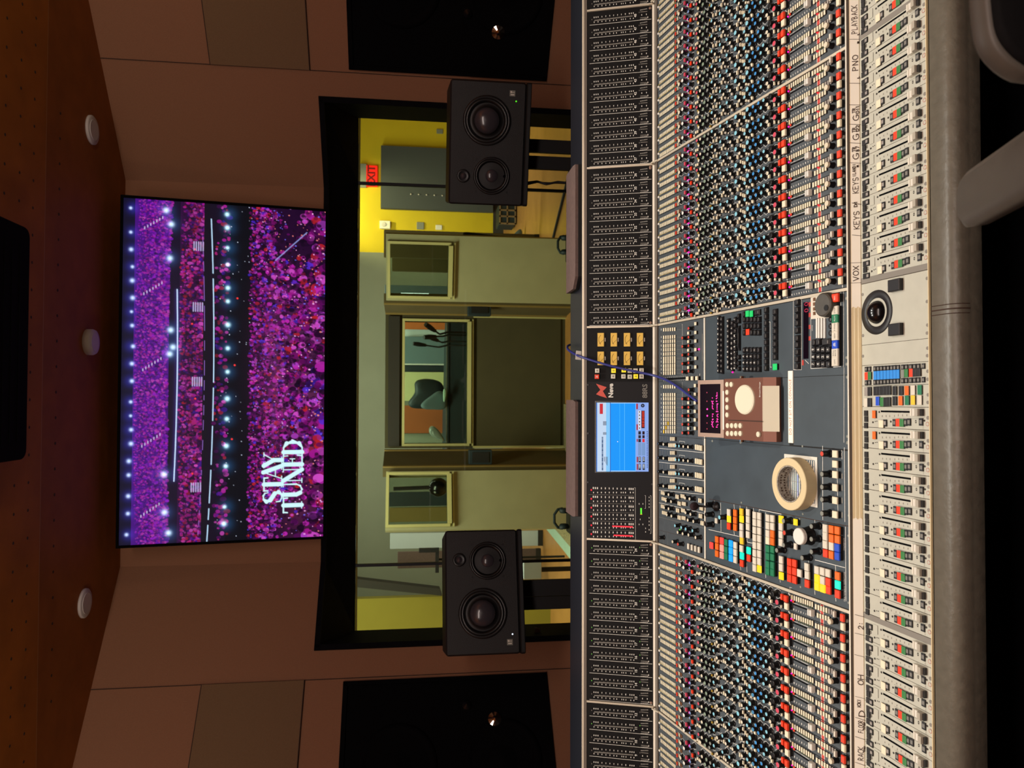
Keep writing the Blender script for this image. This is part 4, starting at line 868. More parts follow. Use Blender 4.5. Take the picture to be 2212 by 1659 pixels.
# ----- channel strip layout measured from one strip, repeated for all
STRIP = []
def S(kind, c, seg, px, py, w, l, h, ref, base=0.0, name=None):
    X, t = seg.hit(px, py, base+h); STRIP.append((kind, c, X-ref, t, (w, l, h), base, name))
ref1 = near(SE.hit(*k1(150, 1190))[0])
S('led', 'magenta', SE, *k1(762, 1002), .0062, .0062, .004, ref1)
for i in range(13):
    for dy in (-62, 62): S('btn', 'butcream', SE, *k1(162+i*25.2, 1178-i*6.6+dy*(1+i*.008)), .0092, .0034, .0014, ref1, name='routing_button')
for dy in (-62, 62): S('btn', 'butred' if dy > 0 else 'capred', SE, *k1(500, 1092+dy*1.1), .0085, .0035, .005, ref1, name='routing_button')
for i in range(4):
    S('btn', 'butcream' if i < 2 else 'brownbut', SE, *k1(530+i*25, 1082-i*7-68), .0085, .0030, .0018, ref1, name='routing_button')
    if i < 2: S('btn', 'butcream', SE, *k1(530+i*25, 1082-i*7+70), .0085, .0030, .0018, ref1, name='routing_button')
def K(x, y, c, d=.0080, h=.013, k=k1, ref=None): S('knob', c, SE, *k(x, y), d*1.27, d*1.27, h, ref if ref is not None else ref1)
def Bn(x, y, c='butcream', w=.0068, l=.005, h=.008, k=k1, ref=None, name=None): S('btn', c, SE, *k(x, y), w*.88, l*.84, h, ref if ref is not None else ref1, name=name)
K(575, 1098, 'capcream', .010, .008); K(650, 1080, 'capwhite', .0095); Bn(692, 950, 'cappink', .010, .006, .01); K(782, 905, 'capperi', .008)
Bn(778, 1070, 'butwhite', .005, .004); Bn(826, 1090, 'butred', .010, .007, .009); K(776, 1040, 'capperi', .0055, .01); Bn(900, 1110, 'butwhite', .006, .004)
K(962, 858, 'cappink'); Bn(938, 1050, 'butcream', .007, .005); Bn(975, 1045, 'butcream', .007, .005); K(1036, 852, 'capcream'); K(1003, 985, 'capcream'); Bn(985, 915, 'gold', .006, .006, .006)
K(1130, 815, 'capgreen', .009); K(1100, 952, 'capgreen', .009); K(1212, 800, 'capgrey', .008); K(1195, 905, 'capgrey', .008); K(1290, 770, 'caplblue'); Bn(1320, 975, 'butcream', .0085, .0042, .009)
K(1362, 868, 'capcream'); Bn(1402, 925, 'butwhite', .0055, .004); Bn(1385, 985, 'butcream', .008, .0045); K(1474, 718, 'caplblue'); Bn(1502, 858, 'butcream', .0095, .0045, .009); K(1545, 815, 'capcream'); Bn(1580, 880, 'butwhite', .006, .0045)
K(1620, 680, 'caplblue'); K(1690, 790, 'capcream'); Bn(1727, 850, 'butwhite', .0085, .0045); K(1808, 630, 'caplblue', .0105); Bn(1842, 800, 'butcream', .010, .0048, .010); K(1890, 740, 'capcream'); Bn(1912, 560, 'butcream', .0085, .004); Bn(1930, 800, 'butwhite', .006, .005)
Bn(1962, 590, 'butcream', .0085, .004); Bn(2000, 610, 'butcream', .008, .004); K(2005, 705, 'caplblue'); Bn(2040, 770, 'butcream', .006, .006); K(2062, 552, 'caplblue', .0105); K(2132, 675, 'capblue'); Bn(2160, 740, 'butcream', .006, .006); Bn(2092, 800, 'butwhite', .0055, .005)
Bn(1250, 1035, 'gold', .005, .005); Bn(1085, 1050, 'butwhite', .0045, .004, .004); Bn(1650, 900, 'butwhite', .0045, .004, .004); Bn(1460, 930, 'butwhite', .0045, .004, .004); Bn(1300, 880, 'butwhite', .004, .004, .004)
ref2 = near(SE.hit(*k2(830, 868))[0]); rq = near(SE.hit(*k2(195, 645))[0])
R2 = dict(k=k2, ref=rq)
K(75, 572, 'capblue', **R2); K(195, 530, 'capblue', **R2); K(305, 498, 'caplblue', **R2); K(10, 722, 'caplblue', **R2); K(132, 682, 'capblue', **R2); K(250, 648, 'caplblue', **R2); Bn(55, 810, 'butcream', .006, .006, **R2)
K(438, 462, 'surround', .0105, .015, **R2); Bn(410, 680, 'butcream', .008, .006, .009, **R2); K(385, 610, 'capcream', .0085, .01, **R2); K(542, 568, 'cappink', .011, .015, **R2); Bn(538, 645, 'butcream', .0085, .005, .007, **R2); Bn(632, 660, 'capcream', .0085, .0045, .006, **R2)
rq3 = near(SE.hit(*k2(740, 495))[0])
S('btn', 'butred', SE, *k2(638, 425), .0115, .0062, .011, rq3); S('btn', 'butred', SE, *k2(718, 402), .0125, .0092, .012, rq3, name='lit_button'); S('btn', 'butcream', SE, *k2(732, 562), .0125, .0105, .011, rq3, name='large_button')
S('led', 'magenta', SE, *k2(830, 432), .0042, .0042, .003, rq3); S('btn', 'butred', SE, *k2(890, 412), .004, .004, .004, rq3, name='lamp_cover')
for i in range(11): S('btn', 'butcream' if i > 2 else ('butwhite' if i != 1 else 'tapeside'), SE, *k2(822+i*48, 745-i*13.3), .0092, .0036, .0032, ref2, name='routing_button')
for i in range(8): S('led', 'olive', SE, *k2(1000+i*42, 785-i*11.5), .003, .003, .0015, ref2)
S('small_cap', 'capwhite', SE, *k2(1235, 775), .0115, .0105, .011, ref2)
for i in range(8): S('btn', 'butcream' if i < 5 else 'butgrey', SE, *k2(1378+i*56.5, 612-i*16), .0092, .0042, .0036, ref2, name='routing_button')
S('btn', 'butwhite', SE, *k2(1762, 478), .0105, .0045, .011, ref2, name='routing_button')
for i in range(5): S('btn', 'butcream', SE, *k2(1418+i*58, 772-i*17), .0086, .0042, .0036, ref2, name='routing_button')
S('led', 'ledred', SE, *k2(1475, 655), .003, .003, .002, ref2)
for i in range(4): S('led', 'olive', SE, *k2(1530+i*36, 630-i*9), .0035, .0035, .002, ref2)
S('bigknob', 'capcream', SE, *k2(1668, 652), .0105, .0105, .016, ref2)
S('btn', 'butred', SE, *k2(1932, 455), .0130, .0085, .010, ref2, name='lit_button'); S('btn', 'butcream', SE, *k2(1940, 640), .0130, .0085, .010, ref2, name='large_button')
S('oval', 'capgrey', SE, *k2(2028, 508), .0065, .0065, .004, ref2, name='round_screw')
S('led', 'leddot', SE, *k2(1820, 468), .002, .002, .002, ref2)
S('oval', 'capwhite', SE, *k1(118, 1190), .006, .006, .003, ref1, name='round_screw')
# shared plate with its printing
tA, tB = e0, e1
def sv(V): return SE.hit(V, 872)[1]
def plate_strip():
    mb = MB(); w = MW/2-.0008; o = SE.M(0, 0)
    L = lambda x, t, z=0: (x, -t, z)
    mb.add(box(-w, w, -tB, -tA, -.003, 0), 'eqpanel')
    mb.add(box(-.0011, .0011, -sv(1462), -sv(1424), 0, .0012), 'gold')
    for i in range(26): t = sv(1424+i*1.45); mb.add(box(-.0017, .0017, -t-.0006, -t+.0003, .0012, .0016), 'olive')
    for v in (1484.5, 1512.5, 1543, 1565, 1581, 1596, 1615.5, 1626.5, 1667.5, 1683): mb.add(box(-w, w, -sv(v)-.0005, -sv(v)+.0005, 0, .0003), 'printdim')
    mb.add(box(-w, w, -sv(1702)-.0009, -sv(1702)+.0009, 0, .0004), 'print')
    mb.add(box(-w, w, -sv(1822)-.0007, -sv(1822)+.0007, 0, .0004), 'print')
    for v in (1749.6, 1752.5): pass
    mb.add(box(-w, w, -sv(1776.2), -sv(1770.5), 0, .0003), 'printred')
    mb.add(box(-w, w, -sv(1777), -sv(1776.2), 0, .0005), 'print'); mb.add(box(-w, w, -sv(1770.5), -sv(1769.7), 0, .0005), 'print')
    for kind, c, x, t, d, b, nm in STRIP:
        if kind == 'knob':
            r = d[0]*.5+.0022
            if abs(x) > .0145-0: pass
            pts = [(x+r*math.cos(math.radians(a))*1, -t+r*math.sin(math.radians(a))) for a in range(-50, 231, 28)]
            zig = []
            for i, p in enumerate(pts):
                q = 1 if i % 2 else 1.22; zig.append((max(-w, min(w, x+(p[0]-x)*q)), -t+(p[1]+t)*q))
            mb.add(ribbon(zig, .0007, .0004), 'print')
    # small fader: slot, outline, scale
    xs = SE.hit(*k2(1060, 815))[0]-ref2; a, b = sv(1715), sv(1737.5)
    xa, ta = SE.hit(*k2(900, 892)); xb, tb = SE.hit(*k2(1190, 805)); xa -= ref2; xb -= ref2; xm = (xa+xb)/2
    mb.add(box(xm-.0012, xm+.0012, -tb-.012, -ta, 0, .0004), 'deepblack'); mb.add(ribbon([(xm+.0035, -ta), (xm+.0035, -tb-.004)], .0008, .0005), 'print')
    for i in range(9):
        X, t = SE.hit(*k2(915+i*52, 985-i*13)); mb.add(ribbon([(X-ref2-.0012, -t), (X-ref2+.0012, -t)], .0011 if i % 3 else .0018, .0005), 'print')
    for (x, y) in ((2062, 430), (2062, 622)):
        X, t = SE.hit(*k2(x, y)); mb.add(lathe([(.0026, 0), (.0026, .0006), (.0018, .0008)], 10, False, True), 'butside', T(X-ref2, -t, 0))
    X, t = SE.hit(*k2(845, 600)); mb.add(ribbon([(X-ref2-.002, -t), (X-ref2+.004, -t+.002), (X-ref2+.004, -t-.004)], .0007, .0005), 'print')
    for (x, y, wd) in ((1550, 600, .012), (1000, 820, .008)):
        X, t = SE.hit(*k2(x, y)); mb.add(ribbon([(X-ref2, -t), (X-ref2, -t-wd)], .0006, .0005), 'printdim')
    return mb
plm = plate_strip().mesh('channel_strip')
EQCH = list(range(1, 61))
STR = {}
for ch in EQCH:
    o = obj('channel_strip', plm, con, SE.M(chx(ch), 0)); STR[ch] = o
    for kind, c, x, t, d, b, nm in STRIP: put(kind, c, SE, chx(ch)+x, t, d, b, o, name=nm)
MB().add(box(XA, XB, -tB, -tA, -.0035, -.0005), 'eqgap').build('module_bed', con, SE.M(0, 0))
# dividers between banks
for x in (C2X-2*BK, C2X-BK, C2X, C1X, C1X+BK, C1X+2*BK, C1X+3*BK):
    mb = MB().add(box(-.0027, .0027, -tB, -tA, -.001, .0028), 'divider', SE.M(x, 0)).add(box(-.0024, .0024, -SMB-.003, -SM.hit(1268, 830)[1], -.001, .004), 'divider', SM.M(x, 0))
    mb.add(tube([SM.M(x, SMB-.01, .004).translation, SM.M(x, SMB+.002, .006).translation, SE.M(x, e0-.02, .008).translation, SE.M(x, e0+.004, .003).translation], .0024, 6), 'divider')
    mb.build('bank_divider', con)

# ----- channel meters
m0, m1 = SM.hit(1268.5, 830)[1], SM.hit(1410.5, 830)[1]
MB().add(box(XA, XB, -m1, -m0, -.003, -.0004), 'meterblack').build('meter_bed', con, SM.M(0, 0))
km = crop(1260, 440, 13.01); refm = near(SM.hit(*km(900, 340))[0])
def mm(x, y): X, t = SM.hit(*km(x, y)); return X-refm, -t
mb = MB(); w = MW/2-.0004
mb.add(box(-w, w, -m1, -m0, -.002, 0), 'meterpanel')
a, b_ = mm(180, 570), mm(1915, 463)
mb.add(ribbon([(-w, mm(180, 570)[1]), (-w, mm(1915, 463)[1])], .0010, .0004), 'print')
mb.add(ribbon([(mm(320, 378)[0], mm(320, 378)[1]), (mm(1380, 305)[0], mm(1380, 305)[1])], .0030, .0005), 'printdim')
for i, x in enumerate((305, 360, 415, 525, 635, 745, 855, 965, 1075, 1185, 1300, 1355, 1410)):
    p = mm(x, 285-(x-305)*.058); mb.add(ribbon([(p[0]-.0016, p[1]), (p[0]+.0009, p[1])], .0021 if x < 420 or x > 1180 else .0016, .0005), 'print')
    if 3 <= i <= 9: mb.add(ribbon([(p[0]-.0045, p[1]), (p[0]-.0016, p[1])], .0006, .0005), 'printdim')
for x in (305, 415, 525, 635, 745, 855, 935, 1075, 1125, 1190, 1325, 1410):
    p = mm(x, 420-(x-305)*.045); mb.add(ribbon([(p[0]-.0016, p[1]), (p[0]+.001, p[1])], .0017, .0005), 'print')
for x in (465, 580, 690, 1020): p = mm(x, 350-(x-305)*.05); mb.add(ribbon([(p[0]-.0008, p[1]), (p[0]+.0008, p[1])], .0012, .0005), 'printdim')
for y, s_ in ((150, 1), (425, 1)):
    for i in range(6): p = mm(1612+i*36, y-i*5); mb.add(ribbon([(p[0]-.0008, p[1]), (p[0]+.0008, p[1])], .0012, .0005), 'print')
for y in (205, 375): mb.add(ribbon([mm(1612, y), mm(1800, y-8)], .002, .0005), 'printdim')
for x, y in ((1648, 290), (1780, 280), (1820, 365)): p = mm(x, y); mb.add(ribbon([(p[0]-.0014, p[1]), (p[0]+.0014, p[1])], .0018, .0005), 'print')
for x, y in ((240, 345), (1577, 215)): p = mm(x, y); mb.add(ribbon([(p[0]-.0012, p[1]), (p[0]+.0012, p[1])], .0016, .0005), 'printdim')
mtm = mb.mesh('channel_meter'); pn = mm(1470, 300)
for ch in range(1, 61):
    o = obj('channel_meter', mtm, con, SM.M(chx(ch), 0))
    MB().add(text(str(ch), .0092, bold=.0002), 'print').build('channel_number', o, SM.M(chx(ch)+pn[0], -pn[1], .0006))
    if ch in (24, 23, 20, 18, 17, 16, 14, 11):
        p = mm(240, 345); put('led', 'ledgreen', SM, chx(ch)+p[0], -p[1], (.0022, .0016, .001), .0003, o); p = mm(1577, 215); put('led', 'ledgreen', SM, chx(ch)+p[0], -p[1], (.0022, .0014, .001), .0003, o)
for x in (C1X+.006+BK-.012, C1X+.009, C2X-.009, C2X-BK-.009+.018, C1X+2*BK-.009, C1X+BK-.009):
    put('oval', 'brownedge', SM, x, m1-.006, (.007, .007, .002), 0, con, name='panel_screw')

def face(seg, xs_, ys_, mt, name, parent=con, h0=-.002, h=.0, lab=None, mb=None):
    """panel through four photo corners given as x range and y range on the surface"""
    q = [seg.hit(x, y) for x, y in ((xs_[0], ys_[0]), (xs_[1], ys_[1] if len(ys_) == 2 else ys_[1]), (0, 0))][:0]
    return None
def panel(seg, cs, mt, name, parent=con, h0=-.002, h=0.0):
    """cs: photo corners in order"""
    pts = [seg.hit(*c) for c in cs]; pts = [(x, -t) for x, t in pts]
    o = MB().add(prism(pts[::-1] if True else pts, h0, h), mt); 
    return o.build(name, parent, seg.M(0, 0))
def rectp(seg, X0, X1, V0, V1, mt, name, parent=con, h0=-.002, h=0.0, py=872):
    a, b = seg.hit(V0, py)[1], seg.hit(V1, py)[1]
    return MB().add(box(X0, X1, -b, -a, h0, h), mt).build(name, parent, seg.M(0, 0))
# ----- centre of the meter bridge: VU meters
xv = SM.hit(1340, 825)[0]; xg = SM.hit(1340, 1050)[0]; ml, mr = C2X+.0045, C1X-.0045
vp = rectp(SM, xv+.0005, mr, 1268.5, 1410.5, 'meterpanel', 'vu_meter_panel')
for y in (617, 803):
    for x in (360, 490, 621, 751):
        X, t = SM.hit(*k3(x, y)); X2, _ = SM.hit(*k3(x, y+67)); _, t2 = SM.hit(*k3(x+33, y)); hw, hh = abs(X2-X), abs(t2-t)
        o = MB().add(box(-hw, hw, -hh, hh, 0, .002), 'vuface').add(box(-hw, hw, -hh, -hh*.88, .002, .003), 'butside').build('vu_meter', vp, SM.M(X, t, 0))
        mb = MB().add(ribbon([(hw*.8*math.sin(a)*1.0, -hh*.75+hh*1.35*math.cos(a)) for a in [math.radians(-55+i*11) for i in range(11)]], .0007, .0025), 'vudark')
        for i in range(9): a = math.radians(-50+i*12.5); mb.add(ribbon([(hw*.8*math.sin(a), -hh*.75+hh*1.35*math.cos(a)), (hw*.9*math.sin(a), -hh*.75+hh*1.52*math.cos(a))], .0006, .0025), 'vudark')
        mb.build('vu_scale', vp, SM.M(X, t, 0)); 
        MB().add(ribbon([(0, -hh*.85), (-hw*.62, hh*.45)], .0007, .0030), 'vudark').build('needle', vp, SM.M(X, t, 0))
        X3, t3 = SM.hit(*k3(x+42, y)); MB().add(box(-.005, .005, -.0012, .0012, 0, .0008), 'print').build('meter_label', vp, SM.M(X3, t3, 0))
bs = .0125
for x, y, c in ((323, 925, 'butwhite'), (320, 985, 'butred'), (485, 925, 'lityellow'), (482, 982, 'butwhite'), (587, 920, 'lityellow'), (585, 982, 'butwhite'), (648, 925, 'butwhite'), (648, 985, 'butwhite'), (705, 925, 'butwhite'), (706, 982, 'lityellow'), (765, 922, 'butwhite'), (765, 982, 'butwhite')):
    pxy('lbtn', c, SM, *k3(x, y), bs, .0125, .009, vp, name='selector_button')
# display panel
dp = rectp(SM, xg+.0005, xv-.0005, 1268.5, 1410.5, 'meterblack', 'display_panel')
cv = Canvas(296, 226, (150, 200, 250))
sx_ = lambda y: (1018.7-y)/149*296; sy_ = lambda x: (x-1288.4)/112.6*226
def rr(xa, xb, ya, yb_, c): cv.rect(sx_(yb_), sy_(xa), sx_(ya), sy_(xb), c)     # photo x range, y range
d3 = lambda x: 1220+x/4.609; e3 = lambda y: 600+y/4.609; d4 = lambda x: 1220+x/5.185; e4 = lambda y: 920+y/5.185
rr(1288, 1290.5, 869, 1019, (40, 120, 220)); rr(1290.5, 1312, 869, 1019, (196, 216, 240)); rr(d3(455), d3(705), 872, 1016, (0, 150, 250)); rr(d3(455), d3(455)+1, 869, 1019, (20, 90, 190)); rr(d3(415), d3(453), 869, 1019, (130, 200, 250))
rr(d3(548), d3(550), 872, 1016, (60, 180, 255)); rr(d3(596), d3(598), 872, 1016, (90, 190, 255))
rr(d3(350), d3(380), e3(1255), e3(1355), (204, 40, 50)); rr(d3(710), d3(835), 869, 1019, (140, 170, 235))
for i in range(34): rr(d4(418), d4(430), e4(125+i*11), e4(132+i*11), (60, 90, 130))
for i in range(5): rr(d3(385+i*7), d3(387+i*7), e3(1430), e3(1430+40), (90, 100, 120)); rr(d4(445+i*8), d4(447+i*8), e4(345), e4(345+50+i*12), (90, 100, 120)); rr(d3(385+i*7), d3(388+i*7), e3(1540), e3(1562), (90, 100, 120))
rr(d3(714), d3(728), e3(1255), e3(1310), (170, 40, 60)); rr(d3(716), d3(728), e3(1460), e3(1515), (170, 40, 60)); rr(d3(718), d3(728), e3(1605), e3(1632), (170, 40, 60))
for i in range(6): rr(d3(733), d3(757), e3(1325+i*32), e3(1325+i*32+25), (235, 235, 240)); rr(d3(740), d3(750), e3(1333+i*32), e3(1342+i*32), (60, 60, 80))
rr(d3(765), d3(795), e3(1325), e3(1497), (60, 10, 14))
for i in range(8): rr(d3(770), d3(790), e3(1332+i*20), e3(1334+i*20), (240, 60, 30)); rr(d3(770), d3(790), e3(1342+i*20), e3(1344+i*20), (240, 60, 30)); rr(d3(770), d3(773), e3(1332+i*20), e3(1344+i*20), (240, 60, 30)); rr(d3(787), d3(790), e3(1332+i*20), e3(1344+i*20), (240, 60, 30))
cv.disc(sx_(e3(1275)), sy_(d3(775)), 8, (30, 34, 50)); cv.disc(sx_(e3(1275)), sy_(d3(775)), 2.4, (130, 150, 200))
for i in range(3): rr(d3(735), d3(757), e3(1530+i*38), e3(1530+i*38+30), (28, 34, 44)); rr(d3(773), d3(795), e3(1530+i*38), e3(1530+i*38+30), (40, 16, 26) if i < 2 else (220, 40, 40))
for a, b in ((345, 405), (425, 490)):
    rr(d4(808), d4(820), e4(a), e4(b), (160, 50, 60)); rr(d4(828), d4(852), e4(a), e4(b), (24, 28, 36)); rr(d4(872), d4(896), e4(a), e4(b), (24, 28, 36))
    for i in range(3): rr(d4(834), d4(846), e4(a+8+i*16), e4(a+14+i*16), (220, 230, 240)); rr(d4(878), d4(890), e4(a+8+i*16), e4(a+14+i*16), (220, 230, 240))
rr(d4(823), d4(857), e4(190), e4(330), (120, 152, 200)); rr(d4(866), d4(902), e4(190), e4(330), (120, 152, 200))
for i in range(22): rr(d4(920), d4(926), e4(60+i*19), e4(70+i*19), (70, 90, 140))
cv.disc(sx_(e4(178)), sy_(d4(593)), 2, (250, 250, 255))
cX = [SM.hit(*c) for c in ((1288.4, 1018.7), (1288.4, 869.7), (1401.0, 869.7), (1401.0, 1018.7))]
o = obj('display_screen', cv.mesh('display_screen', [(x, -t, .0012) for x, t in cX], 'dawscreen'), dp, SM.M(0, 0))
panel(SM, ((1285, 1021), (1285, 866), (1404.5, 866), (1404.5, 1021)), 'blackgloss', 'display_bezel', dp, 0, .0008)
lg = [SM.hit(*k3(*c)) for c in ((312, 1055), (418, 1090), (380, 1128), (420, 1198), (350, 1176), (312, 1160), (354, 1116))]
MB().add(prism([(x, -t) for x, t in lg][::-1], 0, .0012), 'capred').build('brand_emblem', dp, SM.M(0, 0))
for s_, (x, y), sz, m, bd in (('Neve', (461, 1124), .0172, 'print', .0006), ('88RS', (800, 1128), .0178, 'printdim', .0004)):
    X, t = SM.hit(*k3(x, y)); MB().add(text(s_, sz, bold=bd), m).build('brand_name' if s_ == 'Neve' else 'model_name', dp, SM.M(X, t, .001))
for x, y in ((232, 1065), (232, 1548)): pxy('oval', 'surround', SM, *k3(x, y), .006, .006, .001, dp, name='panel_screw')
for x, y in ((260, 85), (260, 632), (980, 655)): pxy('oval', 'surround', SM, *k4(x, y), .006, .006, .001, dp, name='panel_screw')
# bargraph panel
gp = rectp(SM, ml, xg-.0005, 1268.5, 1410.5, 'meterblack', 'bargraph_panel')
mb = MB(); J = lambda x, y: (lambda q: (q[0], -q[1]))(SM.hit(*k4(x, y)))
for i in range(6):
    y = 720+i*98.5
    for k, x in enumerate((320, 343, 366, 410, 455, 498, 542, 587, 632, 677, 722, 743, 765)):
        p = J(x, y-25+k*1); mb.add(ribbon([(p[0]-.0018, p[1]), (p[0]+.0018, p[1])], .003 if k < 3 or k > 9 else .0022, .0005), 'print')
    for x in (322, 368, 410, 455, 498, 545, 580, 632, 655, 680, 735, 766): p = J(x, y+26); mb.add(ribbon([(p[0]-.0013, p[1]), (p[0]+.0013, p[1])], .0022, .0005), 'print')
    if i < 5: mb.add(ribbon([J(268, y+48), J(770, y+58)], .0008, .0005), 'printdim')
mb.add(ribbon([J(778, 692), J(790, 692), J(792, 1275), J(780, 1275)], .0007, .0005), 'print'); mb.add(ribbon([J(895, 780), J(905, 780), J(905, 925), J(895, 925)], .0007, .0005), 'print'); mb.add(ribbon([J(955, 780), J(966, 782), J(966, 1205), J(956, 1205)], .0007, .0005), 'print')
for x, y in ((833, 873), (875, 873), (845, 1047), (833, 1103), (875, 1103), (945, 800), (945, 838), (945, 875), (945, 910), (945, 1030), (945, 1070), (905, 1147), (945, 1163), (905, 1187), (945, 1110)): p = J(x, y); mb.add(ribbon([(p[0]-.0014, p[1]), (p[0]+.0014, p[1])], .0016, .0005), 'print')
mb.build('scale_marking', gp, SM.M(0, 0))
for i in range(6): pxy('oval', 'ledred', SM, *k4(297, 718+i*98.8), .0052, .004, .0008, gp, name='peak_light')
for a, b, y, c in ((537, 757, 1127, 'ledred'), (552, 757, 1229, 'ledred'), (830, 880, 985, 'ledyellow')):
    if c == 'ledred': MB().add(ribbon([J(a, y-4), J(b, y+4)], .0038, .0008), c).build('level_bar', gp, SM.M(0, 0))
    else: MB().add(ribbon([J(846, 990), J(866, 990)], .0012, .0008), c).build('level_bar', gp, SM.M(0, 0))
MB().add(ribbon([J(855, 925), J(856, 984)], .0042, .0008), 'ledgreen').build('level_bar', gp, SM.M(0, 0))

# ----- centre of the module deck
ex0, ex1 = C2X+.004, C1X-.004
xm_ = SE.hit(1480, 822)[0]; xn = SE.hit(1480, 945)[0]
v0, vj = 1423, 1521.5
pa = rectp(SE, xm_+.0005, ex1, v0, vj, 'eqpanel', 'group_output_panel'); pb = rectp(SE, xn+.0005, xm_-.0005, v0, vj, 'eqpanel', 'group_output_panel'); pc = rectp(SE, ex0, xn-.0005, v0, vj, 'eqpanel', 'dynamics_panel')
pd = rectp(SE, SE.hit(1700, 815)[0], ex1, 1524.5, 1833, 'centerpanel', 'keyboard_panel'); pe = rectp(SE, SE.hit(1700, 962)[0], SE.hit(1700, 815)[0]-.001, 1524.5, 1705, 'centerpanel', 'blank_panel')
pf = rectp(SE, SE.hit(1760, 965)[0], SE.hit(1700, 815)[0]-.001, 1713.8, 1833, 'centerpanel', 'blank_panel')
pg = rectp(SE, ex0, SE.hit(1700, 962)[0]-.001, 1524.5, 1833, 'centerpanel', 'monitor_section_panel')
rectp(SE, xn if False else SE.hit(1524, 945)[0], ex1, vj+.2, vj+2.6, 'railbright', 'joint_rail', con, 0, .0015); rectp(SE, ex0, SE.hit(1524, 947)[0], vj+.2, vj+2.6, 'railbright', 'joint_rail', con, 0, .0015)
for prn, y0, ys_ in ((pa, 0, (515, 590, 632, 675, 715, 757, 800, 835, 875, 912, 950)), (pb, 0, (1085, 1165, 1205, 1248, 1290, 1330, 1370, 1410, 1450, 1492, 1532))):
    for j, y in enumerate(ys_):
        for i in range(6): pxy('btn', 'butyellow' if (prn is pb and (j, i) in ((8, 2), (9, 1), (10, 0))) else 'butcream', SE, *k3(983+i*22, y+(3-i*1.2 if prn is pa else 0)), .0088, .0054, .003, prn, name='routing_button')
for y in (600, 685, 770, 855, 937): pxy('knob', 'capred', SE, *k3(1168, y), .0098, .0098, .013, pa); pxy('knob', 'capred', SE, *k3(1230, y-8), .0098, .0098, .013, pa)
pxy('knob', 'capred', SE, *k3(1230, 503), .0098, .0098, .013, pa); pxy('knob', 'capred', SE, *k3(1232, 1115), .0098, .0098, .013, pb)
for y in (1205, 1290, 1375, 1460, 1545): pxy('knob', 'capred', SE, *k3(1168, y), .0098, .0098, .013, pb); pxy('knob', 'capred', SE, *k3(1230, y), .0098, .0098, .013, pb)
for y in (545, 630, 715, 802, 888): pxy('btn', 'butcream', SE, *k3(1225, y+6), .007, .007, .006, pa); pxy('btn', 'butcream', SE, *k3(1296, y), .0078, .0078, .006, pa)
pxy('btn', 'butcream', SE, *k3(1296, 457), .0078, .0078, .006, pa); pxy('btn', 'butcream', SE, *k3(1292, 1073), .0078, .0078, .006, pb)
for y in (1160, 1245, 1330, 1415, 1500): pxy('btn', 'butcream', SE, *k3(1226, y), .007, .007, .006, pb); pxy('btn', 'butcream', SE, *k3(1291, y), .0078, .0078, .006, pb)
pxy('led', 'magenta', SE, *k3(1328, 711), .005, .005, .003, pa)
G3 = lambda x, y: (lambda q: (q[0], -q[1]))(SE.hit(*k3(x, y)))
mb = MB(); p, q = G3(985, 1010), G3(1200, 1003); mb.add(box(p[0]-.002, p[0]+.002, q[1], p[1], 0, .0006), 'deepblack')
for i in range(12): t = p[1]+(q[1]-p[1])*i/11; mb.add(box(p[0]-.006, p[0]-.003, t-.0004, t+.0004, 0, .0006), 'print'); mb.add(box(p[0]+.003, p[0]+.006, t-.0004, t+.0004, 0, .0006), 'print')
mb.add(box(p[0]-.0085, p[0]+.0085, G3(1345, 1003)[1]-.001, G3(1345, 1003)[1], 0, .0006), 'print'); mb.build('fader_slot', pa, SE.M(0, 0))
for i in range(3): pxy('btn', 'butcream', SE, *k3(1215+i*46, 1003-i*1.5), .0095, .0088, .009, pa, name='main_fader_cap')
mb = MB()
for yy in (463, 955): mb.add(ribbon([G3(1170, yy), G3(1172, yy+10)], .0008, .0005), 'print')
for rows, x in (((462, 955), 1172), ((1040, 1550), 1172)): mb.add(ribbon([G3(x, rows[0]), G3(x+2, rows[1])], .0006, .0005), 'print')
for y in (590, 632, 675, 715, 757, 800, 835, 875, 912, 950, 515, 1085, 1165, 1205, 1248, 1290, 1330, 1370, 1410, 1450, 1492, 1532): mb.add(ribbon([G3(1112, y), G3(1165, y+2)], .0005, .0005), 'printdim'); mb.add(ribbon([G3(962, y-8), G3(962, y+8)], .0018, .0005), 'print')
mb.add(ribbon([G3(1372, 560), G3(1372, 830)], .0022, .0005), 'printdim'); mb.add(ribbon([G3(1342, 680), G3(1342, 745)], .0018, .0005), 'printdim')
mb.build('panel_print', pa, SE.M(0, 0))
